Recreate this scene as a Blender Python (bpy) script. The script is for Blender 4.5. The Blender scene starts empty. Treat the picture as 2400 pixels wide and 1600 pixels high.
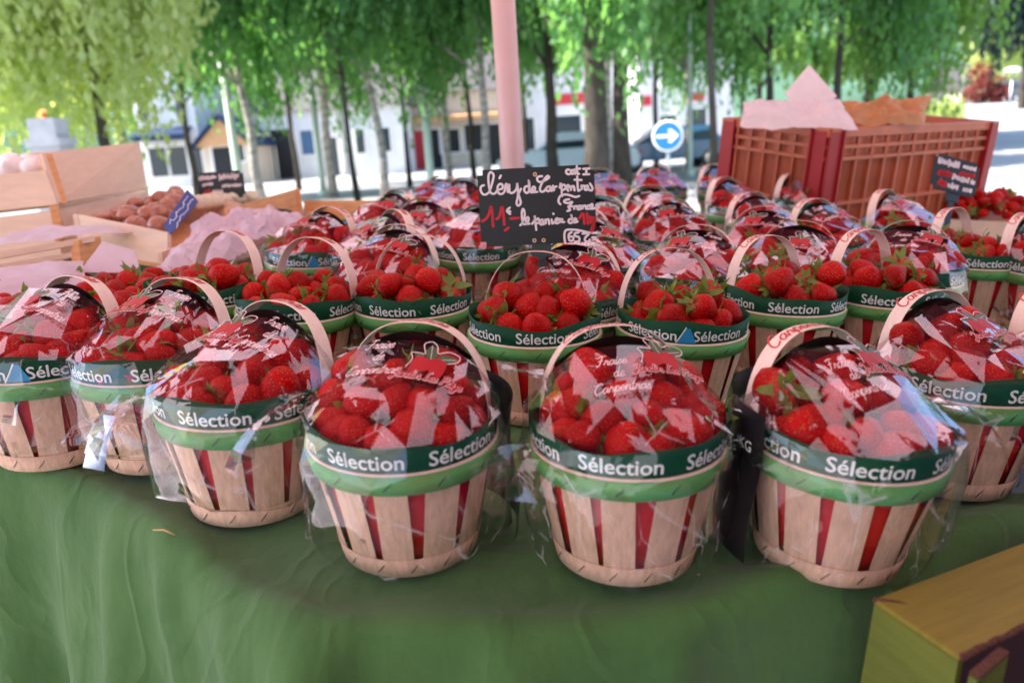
import bpy, bmesh, math, random
from mathutils import Vector, Matrix, noise
R = math.radians
rnd = random.Random(11)
S = bpy.context.scene
COL = S.collection

# ---------------------------------------------------------------- camera
FPX = 1850.0                       # focal length in pixels of the 2400 px wide photograph
CAM = Vector((0, 0, 1.30))
PITCH, ROLL, QT = R(14.24), R(3.7), R(17.0)
_r = Vector((1, 0, 0)); _f = Vector((0, math.cos(PITCH), -math.sin(PITCH))); _u = Vector((0, math.sin(PITCH), math.cos(PITCH)))
RIGHT = _r*math.cos(ROLL) - _u*math.sin(ROLL)
UP = _u*math.cos(ROLL) + _r*math.sin(ROLL)
FWD = _f
cd = bpy.data.cameras.new('camera'); co = bpy.data.objects.new('camera', cd); COL.objects.link(co)
co.matrix_world = Matrix(((RIGHT.x, UP.x, -FWD.x, CAM.x), (RIGHT.y, UP.y, -FWD.y, CAM.y), (RIGHT.z, UP.z, -FWD.z, CAM.z), (0, 0, 0, 1)))
cd.sensor_width = 36; cd.lens = 36*FPX/2400; cd.clip_start = 0.02; cd.clip_end = 3000
cd.dof.use_dof = True; cd.dof.focus_distance = 1.0; cd.dof.aperture_fstop = 4.2; cd.dof.aperture_blades = 0
S.camera = co

# ---------------------------------------------------------------- light
SUN_AZ, SUN_EL = R(-92), R(52)
w = bpy.data.worlds.new('World'); S.world = w; w.use_nodes = True
nt = w.node_tree; bg = nt.nodes['Background']; sk = nt.nodes.new('ShaderNodeTexSky')
sk.sky_type = 'NISHITA'; sk.sun_disc = False; sk.sun_elevation = SUN_EL; sk.sun_rotation = SUN_AZ
nt.links.new(sk.outputs[0], bg.inputs[0]); bg.inputs[1].default_value = 0.13
ld = bpy.data.lights.new('sun', 'SUN'); ld.energy = 4.5; ld.angle = R(0.5); ld.color = (1, .95, .88)
lo = bpy.data.objects.new('sun', ld); COL.objects.link(lo)
SUND = Vector((math.sin(SUN_AZ)*math.cos(SUN_EL), math.cos(SUN_AZ)*math.cos(SUN_EL), math.sin(SUN_EL)))
lo.rotation_euler = SUND.to_track_quat('Z', 'Y').to_euler(); lo.location = (0, 0, 30)
S.view_settings.view_transform = 'Standard'; S.view_settings.look = 'None'
S.view_settings.exposure = 2.0; S.view_settings.gamma = 1.0
S.render.engine = 'CYCLES'
S.cycles.transparent_max_bounces = 40; S.cycles.max_bounces = 8; S.cycles.caustics_reflective = False; S.cycles.caustics_refractive = False
S.cycles.sample_clamp_indirect = 4.0

# ---------------------------------------------------------------- frames
Xt = RIGHT; Yt = FWD*math.cos(QT) + UP*math.sin(QT); Zt = Xt.cross(Yt)
HC = 0.427
O = CAM - Zt*HC
T = Matrix(((Xt.x, Yt.x, Zt.x, O.x), (Xt.y, Yt.y, Zt.y, O.y), (Xt.z, Yt.z, Zt.z, O.z), (0, 0, 0, 1)))
TI = T.inverted()
def ray(px, py): return FWD + RIGHT*((px-1200)/FPX) + UP*((800-py)/FPX)
def at(px, py, depth): return CAM + ray(px, py)*depth
def tbl(px, py, h=0.0):
    d = TI.to_3x3() @ ray(px, py); s = (h-HC)/d.z
    return Vector((d.x*s, d.y*s, h))
def att(px, py, depth): return TI @ at(px, py, depth)
def gnd(px, depth):
    # point on the ground whose camera depth is DEPTH, in the column of pixel PX at the horizon
    p = at(px, 331 - (px-1200)*math.tan(ROLL), depth); p.z = 0; return p

# ---------------------------------------------------------------- mesh builder
def obj_mesh(name, me, mats, parent=None, M=None):
    for m in (mats if isinstance(mats, (list, tuple)) else [mats]): me.materials.append(m)
    o = bpy.data.objects.new(name, me); COL.objects.link(o)
    if parent is not None: o.parent = parent
    if M is not None: o.matrix_world = M if parent is None else parent.matrix_world @ M
    if parent is not None and M is not None:
        o.matrix_basis = M
    return o
class MB:
    def __init__(s): s.v = []; s.f = []; s.m = []; s.sm = []
    def add(s, vs, fs, mat=0, smooth=False, M=None):
        b = len(s.v)
        s.v += [tuple(M @ Vector(p)) if M is not None else tuple(p) for p in vs]
        for f in fs: s.f.append([i+b for i in f]); s.m.append(mat); s.sm.append(smooth)
        return s
    def box(s, c, size, mat=0, M=None, rz=0.0):
        x, y, z = size[0]/2, size[1]/2, size[2]/2; c = Vector(c)
        Rm = Matrix.Rotation(rz, 3, 'Z')
        vs = [c + Rm @ Vector((a, b, d)) for a in (-x, x) for b in (-y, y) for d in (-z, z)]
        return s.add(vs, [(0, 1, 3, 2), (4, 6, 7, 5), (0, 4, 5, 1), (2, 3, 7, 6), (0, 2, 6, 4), (1, 5, 7, 3)], mat, False, M)
    def hexa(s, p, mat=0):
        # eight corners: bottom four (ccw), top four (ccw)
        return s.add(p, [(0, 3, 2, 1), (4, 5, 6, 7), (0, 1, 5, 4), (1, 2, 6, 5), (2, 3, 7, 6), (3, 0, 4, 7)], mat)
    def tube(s, pts, rad, n=8, mat=0, cap=True, M=None):
        pts = [Vector(p) for p in pts]; k = len(pts)
        if not isinstance(rad, (list, tuple)): rad = [rad]*k
        vs = []; up = Vector((.13, .21, 1)).normalized()
        for i, p in enumerate(pts):
            d = (pts[min(i+1, k-1)] - pts[max(i-1, 0)]).normalized()
            a = d.cross(up)
            if a.length < .05: a = d.cross(Vector((1, 0, 0)))
            a.normalize(); b = d.cross(a)
            for j in range(n):
                t = 2*math.pi*j/n; vs.append(p + (a*math.cos(t)+b*math.sin(t))*rad[i])
        fs = [(i*n+j, i*n+(j+1) % n, (i+1)*n+(j+1) % n, (i+1)*n+j) for i in range(k-1) for j in range(n)]
        if cap: fs += [tuple(range(n))[::-1], tuple(range((k-1)*n, k*n))]
        return s.add(vs, fs, mat, True, M)
    def lathe(s, prof, n=32, mat=0, smooth=True, M=None, a0=0.0, a1=None, wob=None):
        # prof: [(r, z)]; a closed turn unless a1 is given
        full = a1 is None; a1 = a0 + 2*math.pi if full else a1
        cols = n if full else n+1
        vs = []
        for j in range(cols):
            t = a0 + (a1-a0)*j/n
            for (r, z) in prof:
                if wob: r, z = wob(r, z, t)
                vs.append((r*math.cos(t), r*math.sin(t), z))
        k = len(prof); fs = []
        for j in range(n):
            jj = (j+1) % cols
            for i in range(k-1): fs.append((j*k+i, jj*k+i, jj*k+i+1, j*k+i+1))
        return s.add(vs, fs, mat, smooth, M)
    def grid(s, fn, nu, nv, mat=0, smooth=True, M=None):
        vs = [fn(i/nu, j/nv) for j in range(nv+1) for i in range(nu+1)]
        fs = [(j*(nu+1)+i, j*(nu+1)+i+1, (j+1)*(nu+1)+i+1, (j+1)*(nu+1)+i) for j in range(nv) for i in range(nu)]
        return s.add(vs, fs, mat, smooth, M)
    def mesh(s, name):
        me = bpy.data.meshes.new(name); me.from_pydata(s.v, [], s.f)
        me.polygons.foreach_set('material_index', s.m); me.polygons.foreach_set('use_smooth', s.sm)
        me.update(); return me
    def build(s, name, mats, parent=None, M=None):
        return obj_mesh(name, s.mesh(name), mats, parent, M)

def root(name, label, cat, M=None, group=None):
    o = bpy.data.objects.new(name, None); COL.objects.link(o); o.empty_display_size = .05
    if M is not None: o.matrix_world = M
    return tag(o, label, cat, group)
def tag(o, label=None, cat=None, group=None, kind=None):
    if label: o['label'] = label
    if cat: o['category'] = cat
    if group: o['group'] = group
    if kind: o['kind'] = kind
    return o
def TL(x, y, z=0, rz=0): return Matrix.Translation((x, y, z)) @ Matrix.Rotation(rz, 4, 'Z')

# ---------------------------------------------------------------- materials
def mat(name, col, rough=.6, spec=.4, var=0.0, vscale=20, bump=0.0, bscale=80, stretch=None, dark=None, coat=0, trans=0.0, metal=0.0, coord='Object'):
    m = bpy.data.materials.new(name); m.use_nodes = True; t = m.node_tree; b = t.nodes['Principled BSDF']
    b.inputs['Base Color'].default_value = (*col, 1); b.inputs['Roughness'].default_value = rough
    b.inputs['Specular IOR Level'].default_value = spec; b.inputs['Metallic'].default_value = metal
    b.inputs['Coat Weight'].default_value = coat
    tc = t.nodes.new('ShaderNodeTexCoord'); src = tc.outputs[coord]
    if stretch:
        mp = t.nodes.new('ShaderNodeMapping'); mp.inputs['Scale'].default_value = stretch; t.links.new(src, mp.inputs[0]); src = mp.outputs[0]
    if var:
        n = t.nodes.new('ShaderNodeTexNoise'); n.inputs['Scale'].default_value = vscale; n.inputs['Detail'].default_value = 5; n.inputs['Roughness'].default_value = .65
        t.links.new(src, n.inputs['Vector'])
        cr = t.nodes.new('ShaderNodeValToRGB'); cr.color_ramp.elements[0].position = .3; cr.color_ramp.elements[1].position = .72
        lo_ = dark if dark else [c*(1-var) for c in col]
        cr.color_ramp.elements[0].color = (*lo_, 1); cr.color_ramp.elements[1].color = (*[min(1, c*(1+var*.35)) for c in col], 1)
        t.links.new(n.outputs['Fac'], cr.inputs[0]); t.links.new(cr.outputs[0], b.inputs['Base Color'])
    if bump:
        n2 = t.nodes.new('ShaderNodeTexNoise'); n2.inputs['Scale'].default_value = bscale; n2.inputs['Detail'].default_value = 4; t.links.new(src, n2.inputs['Vector'])
        bp = t.nodes.new('ShaderNodeBump'); bp.inputs['Strength'].default_value = bump; bp.inputs['Distance'].default_value = .004
        t.links.new(n2.outputs['Fac'], bp.inputs['Height']); t.links.new(bp.outputs[0], b.inputs['Normal'])
    if trans:
        tr = t.nodes.new('ShaderNodeBsdfTranslucent'); tr.inputs['Color'].default_value = (*col, 1)
        if var: t.links.new(cr.outputs[0], tr.inputs['Color'])
        mx = t.nodes.new('ShaderNodeMixShader'); mx.inputs[0].default_value = trans
        t.links.new(b.outputs[0], mx.inputs[1]); t.links.new(tr.outputs[0], mx.inputs[2])
        t.links.new(mx.outputs[0], t.nodes['Material Output'].inputs['Surface'])
    return m
M_ = {}
M_['slat'] = mat('pale_poplar_wood', (.76, .46, .33), .65, .15, .28, 30, .25, 160, (6, 6, 1))
M_['strap'] = mat('poplar_strap_wood', (.82, .58, .49), .55, .2, .12, 40, .15, 200, (1, 8, 1))
M_['rim'] = mat('green_stained_wood', (.09, .38, .13), .55, .2, .45, 14, .3, 150, (2, 2, 6), dark=(.16, .25, .05))
M_['liner'] = mat('dark_green_card', (.004, .060, .024), .5, .15, .15, 60)
M_['card'] = mat('red_card', (.50, .006, .012), .5, .15)
M_['white'] = mat('white_ink', (.82, .80, .78), .5)
M_['redink'] = mat('red_ink', (.50, .02, .03), .5)
M_['emred'] = mat('emblem_red', (.40, .008, .014), .4, .2)
M_['emgreen'] = mat('emblem_green', (.05, .09, .03), .4, .4, .4, 400)
M_['empink'] = mat('emblem_outline', (.82, .55, .55), .4)
M_['blue'] = mat('blue_print', (.03, .28, .55), .4)
M_['staple'] = mat('staple_steel', (.07, .06, .06), .4, .5, metal=.6)
M_['black'] = mat('black_slate_board', (.010, .008, .009), .42, .4, .3, 30)
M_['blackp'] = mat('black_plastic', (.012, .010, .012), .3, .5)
M_['chalk'] = mat('pink_white_chalk', (.80, .66, .68), .7)
M_['chalkred'] = mat('red_chalk', (.55, .02, .03), .7)
M_['brass'] = mat('brass_eyelet', (.75, .42, .25), .35, .5, metal=.3)
M_['crate'] = mat('terracotta_plastic', (.50, .115, .055), .42, .3, .25, 9)
M_['cratered'] = mat('red_crate_corner', (.33, .008, .013), .42, .3, .2, 9)
M_['cratewood'] = mat('crate_wood', (.76, .50, .38), .6, .2, .12, 14, .2, 90, (1, 1, 5))
M_['crateorange'] = mat('orange_lit_crate_wood', (.74, .33, .14), .6, .3, .25, 14, .2, 90, (1, 1, 9))  # orange tone paints in the glow of light through inner boards
M_['tissue'] = mat('pink_tissue_paper', (.80, .60, .68), .55, .35, .10, 12, .25, 60, trans=.35)
M_['tissuewhite'] = mat('pale_tissue_paper', (.84, .66, .68), .55, .35, .08, 12, .2, 60, trans=.3)
M_['kraft'] = mat('orange_paper_bag', (.62, .25, .10), .5, .4, .2, 12, .2, 60, trans=.3)
M_['mush'] = mat('brown_mushroom_cap', (.42, .12, .06), .2, .7, .4, 45)
M_['mushstem'] = mat('mushroom_stem', (.74, .60, .45), .6, .3, .2, 60)
M_['garlic'] = mat('white_onion_skin', (.82, .70, .68), .35, .5, .12, 30)
M_['bluecard'] = mat('blue_card', (.03, .06, .24), .5, .4, .3, 20)
M_['pole'] = mat('pink_painted_pole', (.62, .37, .36), .35, .5, .10, 6)
M_['birch'] = mat('birch_bark', (.52, .46, .43), .8, .2, .75, 3.0, .4, 20, (1, 1, 4))
M_['bark'] = mat('dark_bark', (.075, .062, .052), .9, .2, .5, 4, .5, 18, (2, 2, .6))
M_['lamp'] = mat('pale_green_post', (.52, .62, .55), .4, .5, .1, 2)
M_['stone'] = mat('grey_stone', (.42, .41, .42), .85, .2, .3, 3, .4, 9)
M_['facade'] = mat('white_render', (.72, .71, .72), .85, .2, .12, 1.2)
M_['facadewarm'] = mat('cream_render', (.62, .54, .44), .85, .2, .15, 1.2)
M_['shopwood'] = mat('peach_wood_cladding', (.60, .34, .17), .7, .2, .2, 3)
M_['roof'] = mat('slate_roof', (.10, .09, .09), .7, .3, .3, 4)
M_['glass'] = mat('dark_window_glass', (.02, .035, .05), .12, .6)
M_['darkdoor'] = mat('dark_doorway', (.015, .015, .018), .7)
M_['navy'] = mat('navy_awning', (.012, .03, .075), .7, .2)
M_['shutter'] = mat('blue_shutter', (.06, .13, .24), .6)
M_['shopred'] = mat('red_shop_sign', (.5, .03, .05), .6)
M_['carpaint'] = mat('silver_blue_paint', (.58, .66, .72), .22, .6, coat=.5)
M_['carblue'] = mat('blue_paint', (.06, .17, .32), .22, .6, coat=.5)
M_['cardark'] = mat('dark_grey_paint', (.05, .06, .08), .22, .6, coat=.5)
M_['vanwhite'] = mat('white_van_paint', (.75, .75, .76), .25, .6, coat=.4)
M_['tyre'] = mat('tyre_rubber', (.02, .02, .02), .8)
M_['steel'] = mat('grey_steel', (.35, .36, .37), .35, .5, metal=.6)
M_['signblue'] = mat('blue_sign_enamel', (.012, .16, .50), .35, .5)
M_['ground'] = mat('gravel_ground', (.36, .35, .34), .9, .2, .3, .6, .4, 6)
M_['asphalt'] = mat('pale_asphalt', (.36, .35, .36), .85, .3, .2, .5, .3, 9)
M_['lawn'] = mat('lawn', (.06, .11, .03), .9, .2, .4, 2, .5, 12)
M_['hill'] = mat('forest_hillside', (.07, .13, .09), 1, .1, .5, .03)
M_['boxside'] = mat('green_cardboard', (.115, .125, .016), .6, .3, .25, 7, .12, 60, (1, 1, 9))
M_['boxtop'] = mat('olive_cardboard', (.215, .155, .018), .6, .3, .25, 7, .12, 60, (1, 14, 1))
M_['boxedge'] = mat('torn_corrugated_edge', (.13, .05, .035), .9, .2, .6, 300, .6, 400)
M_['boxin'] = mat('box_inside_shade', (.055, .018, .022), .8)  # dark colour paints in the shade inside the open box
M_['flower'] = mat('orange_flower', (.75, .22, .03), .6)
M_['straw'] = mat('dry_straw', (.55, .32, .14), .7)
def leafmat(name, c1, c2, tr=.45):
    m = bpy.data.materials.new(name); m.use_nodes = True; t = m.node_tree; b = t.nodes['Principled BSDF']
    b.inputs['Roughness'].default_value = .5; b.inputs['Specular IOR Level'].default_value = .35
    tc = t.nodes.new('ShaderNodeTexCoord'); n = t.nodes.new('ShaderNodeTexNoise'); n.inputs['Scale'].default_value = 1.1; n.inputs['Detail'].default_value = 8; n.inputs['Roughness'].default_value = .8
    t.links.new(tc.outputs['Object'], n.inputs['Vector'])
    cr = t.nodes.new('ShaderNodeValToRGB'); cr.color_ramp.elements[0].position = .35; cr.color_ramp.elements[1].position = .68
    cr.color_ramp.elements[0].color = (*c1, 1); cr.color_ramp.elements[1].color = (*c2, 1)
    t.links.new(n.outputs['Fac'], cr.inputs[0]); t.links.new(cr.outputs[0], b.inputs['Base Color'])
    tl = t.nodes.new('ShaderNodeBsdfTranslucent'); hs = t.nodes.new('ShaderNodeMixRGB'); hs.blend_type = 'MULTIPLY'; hs.inputs[0].default_value = 1
    hs.inputs[2].default_value = (1.6, 1.75, .85, 1); t.links.new(cr.outputs[0], hs.inputs[1]); t.links.new(hs.outputs[0], tl.inputs['Color'])
    mx = t.nodes.new('ShaderNodeMixShader'); mx.inputs[0].default_value = tr
    t.links.new(b.outputs[0], mx.inputs[1]); t.links.new(tl.outputs[0], mx.inputs[2]); t.links.new(mx.outputs[0], t.nodes['Material Output'].inputs['Surface'])
    return m
M_['leafdark'] = leafmat('birch_leaf', (.055, .17, .078), (.23, .40, .145), .6)
M_['leafbright'] = leafmat('pale_sunlit_leaf', (.36, .41, .21), (.60, .61, .37), .6)  # pale tone; on the weeping trees it paints in sunlight
M_['leafmid'] = leafmat('mid_green_leaf', (.10, .21, .07), (.24, .36, .10), .55)
M_['leafpine'] = leafmat('dark_fir_leaf', (.012, .032, .028), (.03, .06, .045), .2)
M_['leafred'] = leafmat('copper_leaf', (.16, .03, .03), (.28, .07, .05), .3)
M_['calyx'] = leafmat('strawberry_calyx', (.10, .15, .025), (.30, .30, .07), .25)

# strawberry skin: seeds from a cell texture, each set in a small pit
m = bpy.data.materials.new('strawberry_skin'); m.use_nodes = True; t = m.node_tree; b = t.nodes['Principled BSDF']
tc = t.nodes.new('ShaderNodeTexCoord'); vo = t.nodes.new('ShaderNodeTexVoronoi'); vo.inputs['Scale'].default_value = 400; vo.inputs['Randomness'].default_value = .55
t.links.new(tc.outputs['Object'], vo.inputs['Vector'])
cr = t.nodes.new('ShaderNodeValToRGB'); e = cr.color_ramp.elements
e[0].position = .17; e[0].color = (.62, .22, .05, 1); e[1].position = .26; e[1].color = (.56, .002, .004, 1)
t.links.new(vo.outputs['Distance'], cr.inputs[0])
nz = t.nodes.new('ShaderNodeTexNoise'); nz.inputs['Scale'].default_value = 45; t.links.new(tc.outputs['Object'], nz.inputs['Vector'])
mixc = t.nodes.new('ShaderNodeMixRGB'); mixc.blend_type = 'MULTIPLY'; mixc.inputs[0].default_value = .35
t.links.new(cr.outputs[0], mixc.inputs[1]); t.links.new(nz.outputs['Fac'], mixc.inputs[2])
oi = t.nodes.new('ShaderNodeObjectInfo'); rc = t.nodes.new('ShaderNodeValToRGB'); rc.color_ramp.elements[0].color = (.62, .5, .5, 1); rc.color_ramp.elements[1].color = (1, 1, 1, 1); t.links.new(oi.outputs['Random'], rc.inputs[0])
mr = t.nodes.new('ShaderNodeMixRGB'); mr.blend_type = 'MULTIPLY'; mr.inputs[0].default_value = 1; t.links.new(mixc.outputs[0], mr.inputs[1]); t.links.new(rc.outputs[0], mr.inputs[2])
sz = t.nodes.new('ShaderNodeSeparateXYZ'); t.links.new(tc.outputs['Object'], sz.inputs[0])
sh = t.nodes.new('ShaderNodeMapRange'); sh.inputs['From Min'].default_value = .0085; sh.inputs['From Max'].default_value = .0155; sh.inputs['To Max'].default_value = .28; t.links.new(sz.outputs['Z'], sh.inputs['Value'])
ms = t.nodes.new('ShaderNodeMixRGB'); ms.inputs[2].default_value = (.70, .22, .12, 1); t.links.new(sh.outputs[0], ms.inputs[0]); t.links.new(mr.outputs[0], ms.inputs[1]); t.links.new(ms.outputs[0], b.inputs['Base Color'])
bp = t.nodes.new('ShaderNodeBump'); bp.inputs['Strength'].default_value = .55; bp.inputs['Distance'].default_value = .0012
cr2 = t.nodes.new('ShaderNodeValToRGB'); cr2.color_ramp.elements[0].position = .1; cr2.color_ramp.elements[1].position = .55
t.links.new(vo.outputs['Distance'], cr2.inputs[0]); t.links.new(cr2.outputs[0], bp.inputs['Height']); t.links.new(bp.outputs[0], b.inputs['Normal'])
b.inputs['Roughness'].default_value = .33; b.inputs['Specular IOR Level'].default_value = .10
b.inputs['Subsurface Weight'].default_value = .0
M_['berry'] = m
m2_ = m.copy(); m2_.name = 'strawberry_skin_plain'
for n_ in m2_.node_tree.nodes:
    if n_.type == 'MAP_RANGE': n_.inputs['To Max'].default_value = 0
M_['berrymass'] = m2_

# cellophane: clear film with a mirror share that grows at grazing angles and a faint rainbow tint
m = bpy.data.materials.new('clear_cellophane'); m.use_nodes = True; t = m.node_tree; t.nodes.remove(t.nodes['Principled BSDF'])
tc = t.nodes.new('ShaderNodeTexCoord')
nz = t.nodes.new('ShaderNodeTexNoise'); nz.inputs['Scale'].default_value = 14; nz.inputs['Detail'].default_value = 2; nz.inputs['Distortion'].default_value = 1.5
t.links.new(tc.outputs['Object'], nz.inputs['Vector'])
bp = t.nodes.new('ShaderNodeBump'); bp.inputs['Strength'].default_value = .18; bp.inputs['Distance'].default_value = .006; t.links.new(nz.outputs['Fac'], bp.inputs['Height'])
lw = t.nodes.new('ShaderNodeLayerWeight'); lw.inputs['Blend'].default_value = .5; t.links.new(bp.outputs[0], lw.inputs['Normal'])
pw = t.nodes.new('ShaderNodeMath'); pw.operation = 'POWER'; pw.inputs[1].default_value = 3.0; t.links.new(lw.outputs['Facing'], pw.inputs[0])
ma = t.nodes.new('ShaderNodeMath'); ma.operation = 'MULTIPLY_ADD'; ma.inputs[1].default_value = .74; ma.inputs[2].default_value = .062; t.links.new(pw.outputs[0], ma.inputs[0])
n2 = t.nodes.new('ShaderNodeTexNoise'); n2.inputs['Scale'].default_value = 9; n2.inputs['Detail'].default_value = 2; t.links.new(tc.outputs['Object'], n2.inputs['Vector'])
cr = t.nodes.new('ShaderNodeValToRGB'); e = cr.color_ramp.elements
e[0].position = .35; e[0].color = (.84, .88, 1, 1); e[1].position = .62; e[1].color = (1, .93, .93, 1); x = cr.color_ramp.elements.new(.48); x.color = (.95, .86, 1, 1)
t.links.new(n2.outputs['Fac'], cr.inputs[0])
gl = t.nodes.new('ShaderNodeBsdfGlossy'); gl.inputs['Roughness'].default_value = .03; t.links.new(cr.outputs[0], gl.inputs['Color']); t.links.new(bp.outputs[0], gl.inputs['Normal'])
tp = t.nodes.new('ShaderNodeBsdfTransparent'); tp.inputs['Color'].default_value = (.97, .96, .96, 1)
mx = t.nodes.new('ShaderNodeMixShader'); t.links.new(ma.outputs[0], mx.inputs[0]); t.links.new(tp.outputs[0], mx.inputs[1]); t.links.new(gl.outputs[0], mx.inputs[2])
# creases: whitened fold lines of crumpled film, with their bright glints painted in
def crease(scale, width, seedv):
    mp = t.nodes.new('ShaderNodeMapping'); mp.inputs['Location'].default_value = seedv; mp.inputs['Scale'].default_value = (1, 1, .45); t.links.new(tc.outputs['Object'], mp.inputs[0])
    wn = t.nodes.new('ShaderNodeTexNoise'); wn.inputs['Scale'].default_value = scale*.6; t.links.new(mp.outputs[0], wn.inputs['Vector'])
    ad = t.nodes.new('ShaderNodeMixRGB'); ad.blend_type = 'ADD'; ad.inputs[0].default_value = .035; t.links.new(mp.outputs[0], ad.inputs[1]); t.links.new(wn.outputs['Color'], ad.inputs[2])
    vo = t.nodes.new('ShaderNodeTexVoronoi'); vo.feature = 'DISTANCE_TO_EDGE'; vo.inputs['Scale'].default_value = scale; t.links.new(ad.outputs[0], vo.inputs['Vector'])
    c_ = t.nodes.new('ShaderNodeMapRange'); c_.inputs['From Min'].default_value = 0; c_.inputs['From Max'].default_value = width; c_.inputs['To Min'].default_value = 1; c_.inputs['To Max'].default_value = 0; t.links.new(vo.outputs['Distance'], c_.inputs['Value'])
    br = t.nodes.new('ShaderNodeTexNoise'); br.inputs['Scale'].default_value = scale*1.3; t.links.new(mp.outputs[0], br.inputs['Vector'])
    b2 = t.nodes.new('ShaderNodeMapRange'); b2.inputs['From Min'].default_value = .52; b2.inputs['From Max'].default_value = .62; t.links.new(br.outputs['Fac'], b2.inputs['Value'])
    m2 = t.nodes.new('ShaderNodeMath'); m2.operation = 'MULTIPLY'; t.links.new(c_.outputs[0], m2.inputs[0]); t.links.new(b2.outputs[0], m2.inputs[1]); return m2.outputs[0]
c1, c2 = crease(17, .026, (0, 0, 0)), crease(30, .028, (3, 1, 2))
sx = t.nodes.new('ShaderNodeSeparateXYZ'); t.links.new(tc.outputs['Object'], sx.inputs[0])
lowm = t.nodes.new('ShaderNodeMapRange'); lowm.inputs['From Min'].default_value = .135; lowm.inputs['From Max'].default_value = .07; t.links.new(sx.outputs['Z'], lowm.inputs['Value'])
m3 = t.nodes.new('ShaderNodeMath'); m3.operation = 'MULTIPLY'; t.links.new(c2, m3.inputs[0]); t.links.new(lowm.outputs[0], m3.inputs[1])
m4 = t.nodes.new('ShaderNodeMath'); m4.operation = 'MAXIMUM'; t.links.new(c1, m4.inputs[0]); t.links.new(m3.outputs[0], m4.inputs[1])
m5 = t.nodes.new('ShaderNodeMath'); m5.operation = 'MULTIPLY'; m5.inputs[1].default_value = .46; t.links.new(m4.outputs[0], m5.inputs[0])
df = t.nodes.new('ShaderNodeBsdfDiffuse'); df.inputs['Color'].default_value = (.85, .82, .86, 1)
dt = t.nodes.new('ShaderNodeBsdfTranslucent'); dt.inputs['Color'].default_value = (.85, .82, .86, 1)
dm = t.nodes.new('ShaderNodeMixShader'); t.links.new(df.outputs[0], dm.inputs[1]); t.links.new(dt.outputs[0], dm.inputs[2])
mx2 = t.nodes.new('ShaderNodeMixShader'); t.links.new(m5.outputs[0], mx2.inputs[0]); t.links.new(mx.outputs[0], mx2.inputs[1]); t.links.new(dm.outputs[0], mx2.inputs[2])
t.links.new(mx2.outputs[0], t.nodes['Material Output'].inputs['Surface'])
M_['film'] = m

# green cotton cloth with a fine twill weave
m = bpy.data.materials.new('green_cotton_cloth'); m.use_nodes = True; t = m.node_tree; b = t.nodes['Principled BSDF']
b.inputs['Roughness'].default_value = .85; b.inputs['Specular IOR Level'].default_value = .15; b.inputs['Sheen Weight'].default_value = .15
tc = t.nodes.new('ShaderNodeTexCoord'); wv = t.nodes.new('ShaderNodeTexWave'); wv.inputs['Scale'].default_value = 260; wv.inputs['Distortion'].default_value = 1.5; wv.bands_direction = 'DIAGONAL'
t.links.new(tc.outputs['UV'], wv.inputs['Vector'])
nz = t.nodes.new('ShaderNodeTexNoise'); nz.inputs['Scale'].default_value = 7; nz.inputs['Detail'].default_value = 7; nz.inputs['Roughness'].default_value = .6; t.links.new(tc.outputs['Object'], nz.inputs['Vector'])
cr = t.nodes.new('ShaderNodeValToRGB'); e = cr.color_ramp.elements; e[0].position = .3; e[0].color = (.060, .150, .040, 1); e[1].position = .7; e[1].color = (.104, .212, .058, 1)
t.links.new(nz.outputs['Fac'], cr.inputs[0])
mm = t.nodes.new('ShaderNodeMixRGB'); mm.blend_type = 'MULTIPLY'; mm.inputs[0].default_value = .4; t.links.new(cr.outputs[0], mm.inputs[1]); t.links.new(wv.outputs['Color'], mm.inputs[2]); t.links.new(mm.outputs[0], b.inputs['Base Color'])
bp = t.nodes.new('ShaderNodeBump'); bp.inputs['Strength'].default_value = .5; bp.inputs['Distance'].default_value = .001; t.links.new(wv.outputs['Fac'], bp.inputs['Height']); 
n3 = t.nodes.new('ShaderNodeTexNoise'); n3.inputs['Scale'].default_value = 20; n3.inputs['Detail'].default_value = 8
mp = t.nodes.new('ShaderNodeMapping'); mp.inputs['Scale'].default_value = (1, 1, .7); t.links.new(tc.outputs['Object'], mp.inputs[0]); t.links.new(mp.outputs[0], n3.inputs['Vector'])
bp2 = t.nodes.new('ShaderNodeBump'); bp2.inputs['Strength'].default_value = .45; bp2.inputs['Distance'].default_value = .012; t.links.new(n3.outputs['Fac'], bp2.inputs['Height']); t.links.new(bp.outputs[0], bp2.inputs['Normal']); mp3 = t.nodes.new('ShaderNodeMapping'); mp3.inputs['Scale'].default_value = (1, 1, .55); mp3.inputs['Rotation'].default_value = (0, .35, .5); t.links.new(tc.outputs['Object'], mp3.inputs[0])
n4 = t.nodes.new('ShaderNodeTexNoise'); n4.inputs['Scale'].default_value = 7; n4.inputs['Detail'].default_value = 2.5; n4.inputs['Distortion'].default_value = .6; t.links.new(mp3.outputs[0], n4.inputs['Vector'])
c4 = t.nodes.new('ShaderNodeValToRGB'); q = c4.color_ramp.elements; q[0].position = .44; q[0].color = (0, 0, 0, 1); q[1].position = .56; q[1].color = (0, 0, 0, 1); pk = q.new(.50); pk.color = (1, 1, 1, 1)
t.links.new(n4.outputs['Fac'], c4.inputs[0])
bp3 = t.nodes.new('ShaderNodeBump'); bp3.inputs['Strength'].default_value = .34; bp3.inputs['Distance'].default_value = .006; t.links.new(c4.outputs[0], bp3.inputs['Height']); t.links.new(bp2.outputs[0], bp3.inputs['Normal']); t.links.new(bp3.outputs[0], b.inputs['Normal'])
M_['cloth'] = m
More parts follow.
